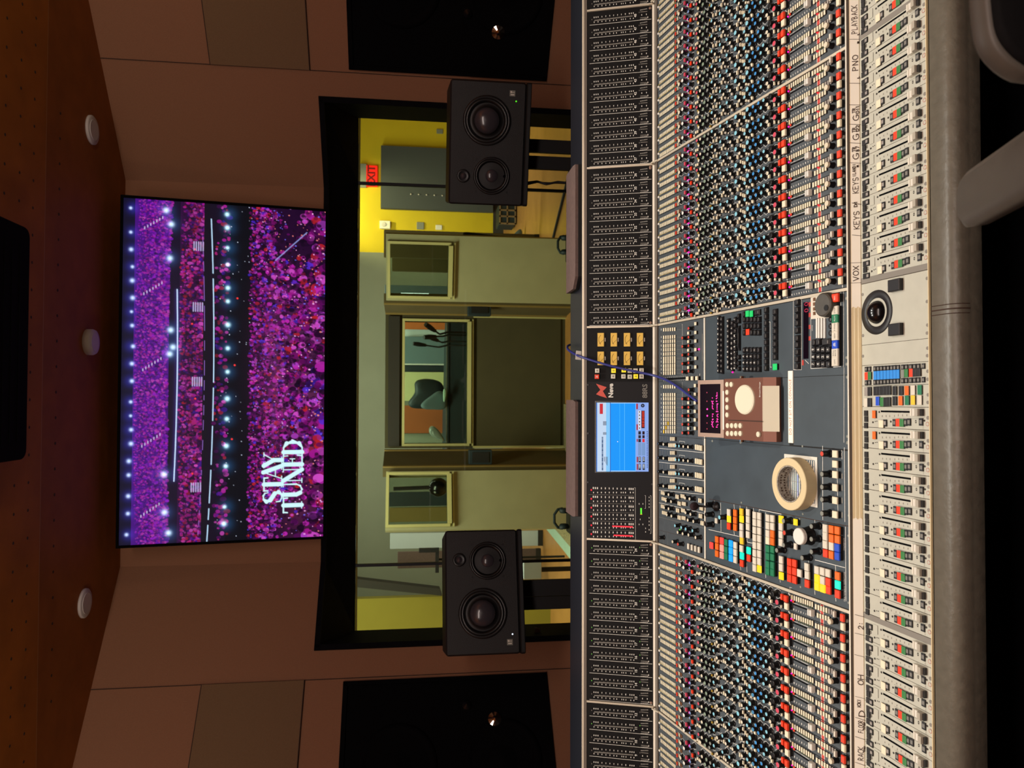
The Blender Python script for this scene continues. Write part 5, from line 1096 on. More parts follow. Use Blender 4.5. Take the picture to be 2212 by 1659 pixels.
# dynamics / compressor rows
G4 = lambda x, y: (lambda q: (q[0], -q[1]))(SE.hit(*k4(x, y)))
mb = MB()
for r_ in range(4):
    y = r_*156
    for x, c in ((1040, 'knobblack'), (1102, 'capcream'), (1240, 'caplblue'), (1277, 'caplblue'), (1325, 'capcream'), (1378, 'capcream')): pxy('knob', c, SE, *k4(x, 200+y+(x-1040)*.11), .0098, .0098, .013, pc)
    for i in range(5): pxy('btn', 'butcream', SE, *k4(1163+i*17, 217+y), .0095, .0042, .007, pc)
    for i in range(4): pxy('btn', 'butcream', SE, *k4(1462+i*20, 238+y+i*4), .0125, .005, .008, pc)
    for i in range(3): pxy('btn', 'butcream', SE, *k4(1182+i*19, 146+y), .0095, .004, .007, pc)
    mb.add(ribbon([G4(1058, 250+y), G4(1570, 302+y)], .0009, .0005), 'print'); mb.add(ribbon([G4(1285, 185+y), G4(1285, 170+y), G4(1345, 178+y), G4(1345, 192+y)], .0007, .0005), 'print'); mb.add(ribbon([G4(1290, 198+y), G4(1345, 204+y)], .0006, .0005), 'printdim')
    for x in (1075, 1100, 1155, 1253, 1545): mb.add(ribbon([G4(x, 120+y), G4(x, 165+y)], .0011, .0005), 'printdim')
for a, b in (((1132, 110), (1132, 690)), ((1192, 110), (1192, 690)), ((1305, 760), (1305, 1260)), ((1155, 1195), (1155, 1340)), ((1110, 1190), (1110, 1320))): mb.add(ribbon([G4(*a), G4(*b)], .0006, .0005), 'printdim')
mb.add(ribbon([G4(1058, 860), G4(1580, 985)], .0009, .0005), 'print'); mb.add(ribbon([G4(1058, 1020), G4(1560, 1145)], .0007, .0005), 'printdim'); mb.add(ribbon([G4(1070, 1170), G4(1570, 1300)], .0007, .0005), 'seam')
for x, y, c in ((1110, 762, 'capcream'), (1160, 770, 'capcream'), (1130, 840, 'capcream'), (1188, 848, 'capcream'), (1110, 915, 'capcream'), (1160, 928, 'capcream'), (1140, 995, 'capcream'), (1192, 1010, 'capcream'), (1345, 808, 'capcream'), (1395, 818, 'capcream'), (1350, 972, 'capcream'), (1405, 990, 'capcream'), (1375, 1055, 'capcream'), (1438, 1070, 'capcream'),
        (1232, 1118, 'caplblue'), (1302, 1138, 'caplblue'), (1352, 1155, 'caplblue'), (1428, 1174, 'caplblue'), (1262, 1192, 'capcream'), (1318, 1208, 'capcream'), (1383, 1222, 'capcream'), (1462, 1250, 'capcream'), (1055, 1252, 'knobblack'), (1205, 1298, 'capcream'), (1265, 1325, 'capred')): pxy('knob', c, SE, *k4(x, y), .0105, .0105, .015, pc)
for x, y in ((1080, 748), (1088, 815), (1080, 900), (1092, 970)):
    for i in range(4): pxy('btn', 'butcream', SE, *k4(x+i*15, y+i*4), .009, .0038, .006, pc)
for x, y in ((1245, 792), (1268, 868), (1250, 945), (1268, 1025), (1500, 835), (1515, 920), (1505, 1008), (1525, 1088)):
    for i in range(2): pxy('btn', 'butcream', SE, *k4(x+i*19, y+i*5), .010, .0048, .007, pc)
for x, y in ((1300, 785), (1315, 870), (1305, 945), (1312, 1030)):
    for i in range(3): pxy('btn', 'butcream', SE, *k4(x+i*15, y+i*3), .009, .0038, .006, pc)
for i in range(4): pxy('btn', 'butwhite', SE, *k4(1378+i*39, 1350+i*13), .0135, .0075, .008, pc)
mb.build('panel_print', pc, SE.M(0, 0)); pxy('led', 'ledgreen', SE, *k4(1283, 1165), .004, .004, .002, pc)

# keyboard panel
K5 = lambda *a, **k: pxy(*a[:2], SE, *k5(a[2], a[3]), *a[4:], **k)
kc = 'butblack'
for x, n, ya, yb_ in ((232, 11, 405, 925), (264, 11, 412, 930), (330, 10, 430, 890), (368, 10, 450, 905), (398, 9, 415, 880)):
    for i in range(n): K5('key', kc, x, ya+(yb_-ya)*i/(n-1), .0118, .0085, .006, parent=pd)
K5('key', kc, 432, 600, .055, .0055, .006, parent=pd, name='space_bar')
for y in (380, 430, 790, 850, 905): K5('key', kc, 432, y, .0105, .0075, .006, parent=pd)
for x in (487, 523, 560, 596, 632):
    for y in (720, 783, 845, 908): K5('key', kc, x, y, .0125, .0092, .006, parent=pd)
    for y in (415, 480, 545): 
        if not (x == 523 and y == 545): K5('key', kc, x, y, .0125, .0092, .006, parent=pd)
for x in (520, 560): K5('btn', 'litgreen', x, 358, .0125, .0098, .006, parent=pd, name='lit_button')
K5('btn', 'butred', 525, 540, .0125, .0115, .007, parent=pd, name='lit_button'); K5('key', kc, 487, 362, .0125, .008, .006, parent=pd); K5('key', kc, 615, 345, .0125, .018, .006, parent=pd)
for i in range(10): K5('key', kc, 702, 322+i*64, .0125, .0105, .006, parent=pd)
for i in range(8): K5('key', kc, 790, 340+i*64, .0125, .0125, .006, parent=pd)
K5('btn', 'litgreen', 795, 887, .0125, .0115, .006, parent=pd, name='lit_button')
for y in (245, 318, 385, 452, 524, 602, 668, 740, 810, 880): K5('key', kc, 1012, y, .0128, .0125, .007, parent=pd)
for x in (1180, 1230, 1276, 1326):
    for y in (715, 787, 860): K5('key', kc, x, y, .0128, .0120, .007, parent=pd)
K5('key', kc, 1180, 645, .0128, .0120, .007, parent=pd); K5('key', kc, 1226, 640, .0128, .0120, .007, parent=pd); K5('key', kc, 1300, 640, .0128, .0225, .007, parent=pd)
for y in (412, 482, 550): K5('oval', 'surround', 1345, y, .010, .0085, .004, parent=pd, name='round_button')
tl_ = MB()
for y, c, w2 in ((325, 'butwhite', 'STOP'), (405, 'butgreen', 'PLAY'), (490, 'butwhite', 'F FWD'), (578, 'butwhite', 'REW'), (665, 'butblue', ''), (750, 'butwhite', 'ROLL|BACK'), (835, 'butwhite', 'LOC'), (200, 'butred', 'REC')):
    K5('btn' if w2 else 'lbtn', c, 1392, y, .0158 if y > 300 else .015, .0152, .010 if y > 300 else .012, parent=pd, name='transport_button' if y > 300 else 'record_button')
    hh_ = .0102 if y > 300 else .0122; X_, t_ = SE.hit(*k5(1392, y), hh_)
    for i, wd_ in enumerate(w2.split('|')): tl_.add(text(wd_, .0045), 'print' if c in ('butgreen', 'butred') else 'printdark', T(X_, -t_+(.0025-.005*i if '|' in w2 else -.001), hh_))
tl_.build('transport_lettering', pd, SE.M(0, 0))
G5 = lambda x, y: (lambda q: (q[0], -q[1]))(SE.hit(*k5(x, y)))
MB().add(prism([G5(*c) for c in ((1163, 180), (1163, 412), (1345, 400), (1420, 300), (1340, 150))], 0, .0012), 'butwhite').build('jog_surround', pd, SE.M(0, 0))
kl_ = MB()
def leg(x, y, ch, sz=.0062):
    hk = .0076 if x > 1000 else .0066; X_, t_ = SE.hit(*k5(x, y), hk); kl_.add(text(ch, sz, bold=.0001), 'print', T(X_, -t_, hk))
for x, ya, yb_, row in ((330, 430, 890, 'POIUYTREWQ'), (368, 450, 905, ';LKJHGFDSA'), (398, 415, 880, '/.,MNBVCXZ')):
    for i, ch in enumerate(row):
        if i < 10: leg(x, ya+(yb_-ya)*i/(9 if row[0] != '/' else 8.6), ch)
for i in range(11): leg(232, 405+52*i, 'M', .0045); leg(264, 412+51.8*i, 'I', .0045)
for x, r4 in ((487, '-987'), (523, '+654'), (560, ' 321'), (596, '=.0-')):
    for y, ch in zip((720, 783, 845, 908), r4):
        if ch != ' ': leg(x, y, ch)
for x, r3 in ((1180, '987'), (1230, '654'), (1276, '321'), (1326, '+0.')):
    for y, ch in zip((715, 787, 860), r3): leg(x, y, ch, .0075)
kl_.build('key_legends', pd, SE.M(0, 0))
X, t = SE.hit(*k5(1275, 268), .016); jw = MB().add(lathe([(.0225, 0), (.023, .004), (.0215, .014), (.019, .016)], 32), 'wheelgrey', None, False).build('jog_wheel', pd, SE.M(X, t, .001))
MB().add(lathe([(.0045, 0), (.0055, .0008)], 14), 'surround', T(-.007, -.011, .0162)).build('finger_dimple', pd, SE.M(X, t, .001))
for y in (215, 262, 310, 355): K5('btn', 'brownbut', 1188, y, .006, .005, .003, parent=pd)
mb = MB()
for x in (1228, 1250, 1277, 1305): mb.add(prism([G5(x-7, 405), G5(x-7, 602), G5(x+6, 600), G5(x+6, 400)], 0, .003), 'print')
mb.build('fader_bars', pd, SE.M(0, 0))
MB().add(prism([G5(1088, 245), G5(1088, 808), G5(1137, 805), G5(1137, 242)], 0, .001), 'displayglass').build('counter_display', pd, SE.M(0, 0))
mb = MB()
for y in (262, 325):
    p = G5(1120, y); 
    mb.add(text('0', .016), 'magdim', T(p[0], p[1]-.0005, .0013))
for y in (265, 370, 490, 603): p = G5(1150, y); mb.add(box(p[0]-.004, p[0]+.004, p[1]-.0022, p[1]+.0022, 0, .001), 'printred')
p = G5(1083, 845); mb.add(box(p[0]-.005, p[0]+.005, p[1]-.0022, p[1]+.0022, 0, .001), 'printred'); mb.build('counter_digits', pd, SE.M(0, 0))
mb = MB()
for cs in ([(988, 215), (988, 915), (1068, 915), (1068, 210), (988, 215)], [(1162, 170), (1162, 905), (1460, 885), (1460, 130), (1162, 170)], [(745, 440), (757, 440), (757, 890), (770, 890)], [(1105, 820), (1140, 855)]):
    mb.add(ribbon([G5(*c) for c in cs], .0009, .0006), 'print')
mb.add(ribbon([G5(1492, 895), G5(1492, 1640)], .0008, .0006), 'print'); mb.add(ribbon([G5(1488, 130), G5(1488, 890)], .0008, .0006), 'print')
p = G5(1175, 500); mb.add(text('LOCK', .004), 'print', T(p[0], p[1], .0006)); 
mb.build('panel_print', pd, SE.M(0, 0))
put('led', 'magenta', SE, *SE.hit(*k5(372, 940), .003), (.004, .004, .003), 0, pd)
for x, y in ((1510, 205), (1512, 795), (1512, 860), (1518, 990), (1520, 1580), (1520, 1640), (175, 1625), (455, 1640)): pxy('oval', 'capgrey', SE, *k5(x, y), .0055, .0055, .0012, con, name='panel_screw')
# notice strip
cs = [SE.hit(*k5(*c)) for c in ((940, 928), (986, 928), (986, 1642), (943, 1642))]
nx0, nx1 = min(c[0] for c in cs), max(c[0] for c in cs); nt0, nt1 = cs[0][1], cs[1][1]
MB().add(box(nx0, nx1, -nt1, -nt0, 0, .002), 'tapewhite').build('notice_strip', con, SE.M(0, 0))
MB().add(text('DO NOT SIT ON CONSOLE', .0098, spacing=1.08), 'redink').build('notice_lettering', con, SE.M((nx0+nx1)/2-.0005, (nt0+nt1)/2, .0022) @ Matrix.Diagonal((((G5(960, 980)[0]-G5(960, 1530)[0]))/(lambda v: max(p[0] for p in v)-min(p[0] for p in v))(text('DO NOT SIT ON CONSOLE', .0098, spacing=1.08)[0]), 1, 1, 1)))

# monitor section
K6 = lambda c, x, y, w=.0125, l=.0125, h=.008, kind='btn', nm='selector_button': pxy(kind, c, SE, *k6(x, y), w, l, h, pg, name=nm)
cm = {'w': 'butwhite', 'Y': 'lityellow', 'y': 'butyellow', 'R': 'butred', 'O': 'butorange', 'g': 'butgreen', 'b': 'litblue', 'B': 'butblue', 'c': 'litcyan', 'r': 'litred', 'p': 'litpink', 'k': 'butcream'}
for s_ in ('302,775,w 302,835,Y 302,900,R 358,780,O 358,845,O 358,910,O 415,770,y 415,835,Y 415,905,w 415,970,w 418,1030,y 473,775,w 473,840,w 473,905,w 473,975,w 145,1072,r 195,1018,O 195,1080,O 195,1145,O 237,1030,r 237,1095,p 237,1160,p '
           '278,1045,g 278,1110,g 278,1170,g 318,1055,b 318,1120,b 318,1185,b 360,1070,w 360,1135,w 360,1200,w 415,1100,w 418,1165,c 418,1232,R 478,1118,c 480,1185,R '
           '650,825,w 692,832,w 650,895,w 692,902,w 650,965,w 692,970,O 650,1030,k 692,1038,O 650,1102,g 692,1108,g 650,1170,g 692,1178,g 650,1242,g 692,1250,g 650,1305,g 692,1315,g 768,838,Y 768,905,w 768,975,w 768,1045,w 770,1200,w 770,1270,w 770,1345,Y '
           '845,1222,R 890,1232,R 845,1293,R 890,1305,R 845,1365,R 890,1380,R 935,1320,w 1000,1265,w 1003,1338,w 1003,1415,R 1090,1293,w 1140,1305,w 1190,1320,w 1090,1368,Y 1142,1385,w 1192,1400,R 1090,1440,Y 1142,1458,Y 1194,1472,R 1275,1345,O 1275,1425,c 1275,1508,R '
           '1165,918,w 1220,928,O 1273,938,O 1165,990,w 1221,1008,O 1274,1018,O 1165,1065,w 1221,1080,w 1272,1092,B 1168,1143,R 1220,1158,O 1272,1168,B').split():
    x, y, c = s_.split(','); K6(cm[c], float(x), float(y), .0142, .0118, .009)
for i, y in enumerate((800, 866, 935, 1003, 1071, 1140, 1208, 1275)):
    K6('butwhite', 533, y, .0142, .0118); K6('lityellow' if i == 7 else 'butwhite', 575, y+8, .0142, .0118)
for x, y, c in ((222, 820, 'caplblue'), (100, 795, 'knobblack'), (100, 885, 'knobblack'), (108, 705, 'knobblack'), (795, 852, 'capgrey'), (803, 958, 'capred'), (795, 1068, 'capgrey'), (735, 1115, 'capgrey'), (962, 1183, 'capgrey'), (1045, 900, 'capgrey'), (1045, 1015, 'capgrey'), (1045, 1128, 'capgrey')):
    pxy('knob', c, SE, *k6(x, y), .0125, .0125, .019, pg)
K6('lityellow', 898, 863, .0118, .0095); K6('butwhite', 900, 1080, .0118, .0085); K6('butwhite', 190, 850, .0118, .0085)
for y, c in ((250, 'capred'), (432, 'capgrey'), (548, 'capgrey'), (660, 'capgrey'), (785, 'capgrey')): pxy('knob', c, SE, *k6(1140, y), .0125, .0125, .019, pg)
for y in (252, 343, 437, 553, 668, 795): K6('butcream', 1253, y, .0125, .0125)
pxy('bigknob', 'capwhite', SE, *k6(930, 990), .032, .032, .026, pg, name='monitor_volume_knob')
G6 = lambda x, y: (lambda q: (q[0], -q[1]))(SE.hit(*k6(x, y)))
mb = MB()
for cs in ([(130, 655), (600, 745), (1100, 848), (1390, 900)],): mb.add(ribbon([G6(*c) for c in cs], .0012, .0004), 'seam')
for cs in ([(180, 670), (185, 740), (238, 750)], [(236, 690), (240, 945)], [(130, 928), (400, 990)], [(356, 705), (360, 745)], [(356, 940), (360, 975)], [(410, 715), (412, 740)], [(470, 725), (472, 745)], [(530, 738), (532, 765)], [(473, 1010), (475, 1040), (520, 1050)], [(580, 770), (582, 750), (780, 790)], [(1080, 845), (1082, 870)], [(1083, 1200), (1350, 1270)], [(1265, 1250), (1268, 1300)], [(1268, 1540), (1270, 1570)],
           [(1080, 1475), (1082, 1510)], [(770, 1380), (772, 1400)], [(470, 1225), (474, 1310)], [(415, 1265), (418, 1290)], [(1150, 180), (1152, 840)], [(1345, 195), (1350, 860)], [(1355, 905), (1360, 1570)], [(1280, 380), (1282, 405)], [(1282, 470), (1284, 520)], [(1284, 590), (1286, 630)], [(1286, 700), (1288, 760)], [(640, 795), (640, 775)], [(1025, 1200), (1027, 1225)], [(640, 1330), (642, 1360)]):
    mb.add(ribbon([G6(*c) for c in cs], .0011, .0005), 'print')
for x, y, s_, sz in ((1325, 258, 'OUTPUT', .0042), (1343, 1060, 'TALKBACK', .0045), (1347, 1440, 'MULTITRACK MONITORS', .0045)):
    p = G6(x, y); mb.add(text(s_, sz), 'print', T(p[0], p[1], .0006))
for y in (450, 555, 668, 798): p = G6(1325, y); mb.add(ribbon([(p[0]-.004, p[1]), (p[0]+.004, p[1])], .0028, .0005), 'printdim')
mb.build('panel_print', pg, SE.M(0, 0))
for x, y in ((415, 148), (965, 183), (968, 790), (418, 687), (948, 1443), (940, 835), (1365, 155), (1375, 985), (1378, 1585), (1380, 805)): pxy('oval', 'capgrey', SE, *k6(x, y), .0045, .0045, .0012, con, name='panel_screw')
# gooseneck talkback microphone
b_ = SE.hit(1549, 1094); tip = atp(1499.6, 1093.5, SE.M(b_[0], b_[1]).translation+SE.n*.05, SE.n)
base = SE.M(b_[0], b_[1]).translation
gm = MB().add(lathe([(.011, 0), (.011, .004), (.006, .007), (.004, .012)], 18), 'knobblack', SE.M(b_[0], b_[1]), True).build('talkback_microphone', con)
MB().add(tube([base+SE.n*.01, base+SE.n*.028+Vector((0, .006, 0)), base+SE.n*.044+Vector((0, .025, 0)), tip-Vector((0, .012, 0))], .0022, 8), 'knobblack', None, True).build('gooseneck', gm)
dv = (tip-(base+SE.n*.044+Vector((0, .025, 0)))).normalized(); pr = [(.001, -.015), (.007, -.013), (.0092, -.004), (.0092, .004), (.007, .012), (.001, .015)]
mq = dv.to_track_quat('Z', 'Y').to_matrix().to_4x4(); mq.translation = tip
MB().add(lathe(pr, 18, True, True), 'micfoam', mq, True).build('foam_windshield', gm)

# ----- fader deck
fa, fb_ = f0, FEND
MB().add(box(XA, XB, -fb_, -fa, -.006, -.0006), 'fadergap').build('fader_bed', con, SF.M(0, 0))
FX1, FX2 = .210, -.367
refF = SF.hit(*kf(290, 1160))[0]; pitchF = .0352
fchx = lambda ch: (FX1+.0045+.0352*(ch-25+.5)+.0056*((ch-25)//12)) if ch >= 25 else FX2-.0045-.0352*(24-ch+.5)-(0 if ch > 12 else .0056)
refF = min((fchx(c) for c in range(13, 37)), key=lambda q: abs(q-refF))
def fl(x, y, h=0.0): X, t = SF.hit(*kf(x, y), h); return X-refF, t
FST = []
def FS(kind, c, x, y, w, l, h, nm=None): X, t = fl(x, y, h); FST.append((kind, c, X, t, (w, l, h), nm))
def FSc(kind, c, X, V, w, l, h, nm=None): t = SF.hit(V, 872, h)[1]; FST.append((kind, c, X, t, (w, l, h), nm))
xs3 = [fl(380, 970)[0], fl(380, 1115)[0], fl(380, 1240)[0]]
for i, (x, y) in enumerate(((372, 992), (376, 1120), (372, 1262))):
    FS('inset', 'butblack', x, y, .0095, .0082, .002, 'black_button')
for x, y in ((438, 962), (440, 1238)): FS('inset', 'butgrey', x, y, .0095, .0075, .002, 'display_key')
FS('btn', 'faderpanel', 548, 930, .0150, .0110, .001, 'blank_key')
FS('btn', 'butcream', 708, 1072, .0125, .0105, .0035, 'cream_button'); FS('inset', 'butgrey', 795, 1022, .0115, .0078, .002, 'black_button')
for x, y, c in ((1003, 925, 'k'), (1080, 880, 'R'), (1160, 850, 'G'), (1245, 812, 'k'), (1325, 768, 'k')):
    if c == 'k': FS('inset', 'printdim', x, y, .0115, .0072, .002, 'black_button')
    else: FS('btn', 'butred' if c == 'R' else 'dgreen', x, y, .0122, .0092, .0035, 'red_button' if c == 'R' else 'green_button')
FS('inset', 'printdim', 1590, 650, .0115, .0075, .002, 'black_button')
capX, capT = fl(1455, 440, .011)
def plate_fader(wd):
    w = .0352*wd/2-.0004; mb = MB().add(box(-w, w, -fb_, -fa, -.004, 0), 'faderpanel')
    return mb, w
def fader_mesh(central):
    mb, w = plate_fader(1)
    a, b = fl(715, 830), fl(1480, 440); xm = (fl(715, 830)[0]+fl(1300, 545)[0])/2
    mb.add(box(xm-.0015, xm+.0015, -b[1], -a[1], 0, .0004), 'deepblack')
    for x, y in ((680, 840), (540, 1130), (935, 942), (1678, 595), (1755, 500), (1750, 640)):
        p = fl(x, y); big = x > 1700; mb.add(lathe([(.0028 if big else .0017, 0), (.0028 if big else .0017, .0006), (.0012, .0008)], 12, False, True), ('faderpanel' if x == 1750 else 'fadergrey') if big else 'printdark', T(p[0], -p[1], 0))
        if x == 1750: mb.add(ribbon([(p[0]+.003*math.cos(q), -p[1]+.003*math.sin(q)) for q in [i*PI/6 for i in range(13)]], .0005, .0007), 'printred')
    for x, y in ((590, 1090), (625, 1070)): p = fl(x, y); mb.add(lathe([(.0009, 0), (.0009, .0005)], 8), 'printdark', T(p[0], -p[1], 0))
    for x, y in ((745, 905), (830, 865), (910, 830), (1015, 780), (1100, 730), (1195, 690), (1290, 645), (1380, 600), (1500, 545)): p = fl(x, y); mb.add(ribbon([(p[0]-.0011, -p[1]), (p[0]+.0011, -p[1])], .0012, .0004), 'fadergrey')
    p = fl(1490, 700); mb.add(([(p[0]-.003, -p[1], .0004), (p[0]-.0005, -p[1]-.002, .0004), (p[0]-.0005, -p[1]+.002, .0004), (p[0]+.003, -p[1], .0004), (p[0]+.0005, -p[1]+.002, .0004), (p[0]+.0005, -p[1]-.002, .0004)], [(0, 1, 2), (3, 4, 5)]), 'printdark')
    if not central: p = fl(455, 1085); mb.add(([(p[0]-.003, -p[1], .0004), (p[0]-.0005, -p[1]-.002, .0004), (p[0]-.0005, -p[1]+.002, .0004), (p[0]+.003, -p[1], .0004), (p[0]+.0005, -p[1]+.002, .0004), (p[0]+.0005, -p[1]-.002, .0004)], [(0, 1, 2), (3, 4, 5)]), 'printdark')
    # outline of the lower key group
    g = [fl(*c) for c in ((965, 890), (965, 1010), (1640, 690), (1640, 560))]; x0_, x1_ = min(q[0] for q in g)+.001, max(q[0] for q in g)-.001
    if x1_-x0_ > .02: x0_, x1_ = -.0155, .003
    t0_, t1_ = fl(960, 950)[1], fl(1650, 620)[1]; mb.add(ribbon([(x1_, -t0_), (x1_, -t1_), (-.0165, -t1_)], .0004, .0004), 'fadergrey')
    return mb.mesh('fader_module')
fmA, fmB = fader_mesh(False), fader_mesh(True)
CX = lambda i: FX1-.0055-.0354*(i+.5)      # centre columns, 0 = next to the trackball bank divider
def fader_module(X, central, orange=False, dt=0.0):
    o = obj('fader_module', fmB if central else fmA, con, SF.M(X, 0))
    for kind, c, x, t, d, nm in FST:
        if central and nm in ('display_key', 'blank_key'): continue
        put(kind, c, SF, X+x, t, d, 0, o, name=nm)
    if orange: p = fl(548, 930, .0035); put('btn', 'butorange', SF, X+p[0], p[1], (.013, .0075, .0035), 0, o, name='orange_button')
    put('fader_cap', 'clearcap', SF, X+capX, capT+dt-.0035, (.0112, .0232, .010), 0, o, name='fader_cap')
for ch in range(1, 61): fader_module(fchx(ch), False, dt=rnd.uniform(-.001, .001))
for i in range(6, 16): fader_module(CX(i), True, i < 8, dt=rnd.uniform(-.001, .001))
for x in (FX1, FX2, FX1+BK, FX1+2*BK, FX2-BK): MB().add(box(x-.0048, x+.0048, -fb_, -fa, -.004, .0006), 'fadergrey').build('fader_bank_divider', con, SF.M(0, 0))
# trackball panel, blank, events, automation
tbp = MB().add(box(CX(2)-.0173, CX(0)+.0173, -fb_, -fa, -.004, 0), 'faderpanel').build('trackball_panel', con, SF.M(0, 0))
bx_ = SF.hit(*k7(350, 527)); X, t = SF.hit(*k7(330, 530))
cx_, ct = (SF.hit(*k7(345, 305))[0]+SF.hit(*k7(345, 750))[0])/2, (SF.hit(*k7(217, 530))[1]+SF.hit(*k7(473, 530))[1])/2
tr_ = (SF.hit(*k7(345, 305))[0]-SF.hit(*k7(345, 750))[0])/2
MB().add(lathe([(tr_, 0), (tr_*.98, .0015), (tr_*.66, .001), (tr_*.6, -.002), (tr_*.5, -.003)], 48, False, True), 'butblack', None, True).build('trackball_ring', tbp, SF.M(cx_, ct, 0))
MB().add(lathe([(.0001, .0205)]+[(.0205*math.cos(math.radians(90-a)), .0205*math.sin(math.radians(90-a))) for a in range(8, 95, 8)], 32, False, False), 'blackgloss', T(0, 0, -.005), True).build('trackball', tbp, SF.M(cx_, ct, 0))
for c in ((522, 268), (525, 705)):
    a, b = SF.hit(*k7(c[0]-68, c[1]), .008), SF.hit(*k7(c[0]+30, c[1]), .008); 
    MB().add(cbox(.0195, abs(b[1]-a[1])*1.0+.004, 0, .008, .001), 'butblack').build('trackball_button', tbp, SF.M(a[0], (a[1]+b[1])/2))
bp_ = MB().add(box(CX(3)-.0173, CX(3)+.0173, -fb_, -fa, -.004, 0), 'faderpanel').build('blank_panel', con, SF.M(0, 0))
for x, y in ((838, 190), (838, 420), (842, 655), (838, 735), (842, 885), (840, 960), (843, 1115), (843, 1195), (847, 1350), (845, 1425), (197, 352), (200, 760), (200, 965)): pxy('oval', 'fadergrey', SF, *k7(x, y), .0055, .0055, .0008, con, name='panel_screw')
ep = MB().add(box(CX(4)-.0173, CX(4)+.0173, -fb_, -fa, -.004, 0), 'faderpanel').build('event_key_panel', con, SF.M(0, 0))
for r_, dy in ((0, 0), (2, 138)):
    for x in (232, 265, 318, 351, 383, 417, 451, 485, 516, 550, 595, 632, 675, 714, 752, 800): pxy('inset', 'printdim', SF, *k7(x, 1095+dy*.98-(x-232)*.055), .0085, .0062, .002, ep, name='black_button')
for i in range(8): pxy('btn', 'butsky', SF, *k7(320+i*32.5, 1157-i*2), .0145, .0068, .003, ep, name='blue_button')
for x, y, c in ((233, 1163, 'butred'), (265, 1160, 'dgreen'), (592, 1138, 'capgrey'), (630, 1134, 'dgreen'), (677, 1130, 'butred'), (714, 1127, 'butblack'), (752, 1124, 'butblack')): pxy('btn', c, SF, *k7(x, y), .013, .0078, .003, ep, name='selector_button')
ap = MB().add(box(CX(5)-.0173, CX(5)+.0173, -fb_, -fa, -.004, 0), 'faderpanel').build('automation_key_panel', con, SF.M(0, 0))
for x, y, c in ((232, 1318, 'butgrey'), (262, 1315, 'butblack'), (322, 1312, 'butblack'), (353, 1310, 'butblack'), (390, 1308, 'butblack'), (422, 1307, 'butblack'), (455, 1305, 'butblack'), (513, 1308, 'butblack'), (575, 1308, 'butblack'), (635, 1307, 'butorange'), (697, 1303, 'butwhite'), (763, 1300, 'butgreen'),
                (228, 1427, 'butwhite'), (262, 1425, 'butblack'), (345, 1412, 'butblue'), (388, 1420, 'dgreen'), (422, 1420, 'butblack'), (453, 1418, 'butblack'), (513, 1410, 'butblack'), (573, 1408, 'butorange'), (637, 1404, 'butgreen'), (697, 1402, 'butyellow'), (763, 1402, 'butwhite')):
    pxy('btn', c, SF, *k7(x, y), .0150, .0085, .003, ap, name='selector_button')
# masking tape along the scribble strip, in torn lengths, with handwriting
RSEG = Seg((t0[0], t0[1]-CAMZ), (b0[0], b0[1]-CAMZ)); RL = RSEG.L
def strip(ya, yb_, mt, h, t_a, t_b, nm='tape_strip'):
    xa, xb = RSEG.hit(1853, yb_)[0], RSEG.hit(1853, ya)[0]; n = 6
    pl = [(xa+.0015*((i*7) % 3-1), -t_b+(t_b-t_a)*i/n) for i in range(n+1)]; pr_ = [(xb+.0015*((i*5) % 3-1), -t_b+(t_b-t_a)*i/n) for i in range(n, -1, -1)]
    return MB().add(prism(pl+pr_, 0, h), mt).build(nm, con, RSEG.M(0, 0))
strip(-60, 664, 'tapewhite', .0009, .001, RL-.0002); strip(1120, 1720, 'tapewhite', .0009, .0005, RL-.0002)
for i in range(5): MB().add(box(RSEG.hit(1853, 1120)[0], RSEG.hit(1853, 664)[0], -RL+RL*i/5, -RL+RL*(i+.8)/5, 0, .0006), 'tape' if i % 2 else 'tapeside').build('tape_strip', con, RSEG.M(0, 0))
kr = crop(1620, 0, 3.95); kl = crop(1820, 1240, 3.958)
def wr(s_, a, b, hgt, w=.0011, up=0.0):
    """write between two photo points on the tape, a = start, b = end"""
    xa, ta = RSEG.hit(*a); xb, tb = RSEG.hit(*b); tmp = MB(); L = hand(s_, hgt, w/1.0, tmp, 'ink', Matrix.Identity(4), .03)
    k = (xb-xa)/L; q = MB().join(tmp, T(xa, -(ta+tb)/2, .0013) @ Matrix.Diagonal((k, 1, 1, 1))); q.build('handwritten_lettering', con, RSEG.M(0, 0))
wr('PLAYBACK', kr(890, 290), kr(890, 40), .009); wr('PNO', kr(897, 605), kr(897, 465), .009); wr('KEYS', kr(900, 1650), kr(900, 1510), .009); wr('(LAND)', kr(888, 1508), kr(888, 1395), .005)
for y in (330, 705, 890, 1055, 1215, 1385): a = kr(900, y); wr('/', (a[0], a[1]+5), (a[0], a[1]-4), .013)
for y in (905, 1070, 1235): wr('G', kr(903, y+125), kr(903, y+72), .0095); wr('TR', kr(886, y+62), kr(886, y+15), .0050)
wr('DI1', kr(918, 968), kr(918, 908), .0050); wr('122', kr(918, 1132), kr(918, 1065), .0050); wr('B7', kr(918, 1292), kr(918, 1245), .0050); wr('R', kr(920, 1425), kr(920, 1405), .003); wr('L', kr(925, 670), kr(925, 650), .003); wr('R', kr(925, 370), kr(925, 350), .003); wr('L', kr(925, 300), kr(925, 280), .003)
wr('VOX', k7(132, 215), k7(132, 55), .009); wr('|', k7(140, 245), k7(140, 225), .013); wr('|', k7(140, 45), k7(140, 25), .013)
yy = lambda y: 300+y/10.37
wr('KEYS', (1850, 495), (1850, 455), .009); wr('DI', (1848, 447), (1848, 435), .005); wr('/', (1853, 512), (1853, 503), .013); wr('/', (1853, 445), (1853, 432), .013)
wr('DI', (1849, 470), (1849, 460), .004) if False else None
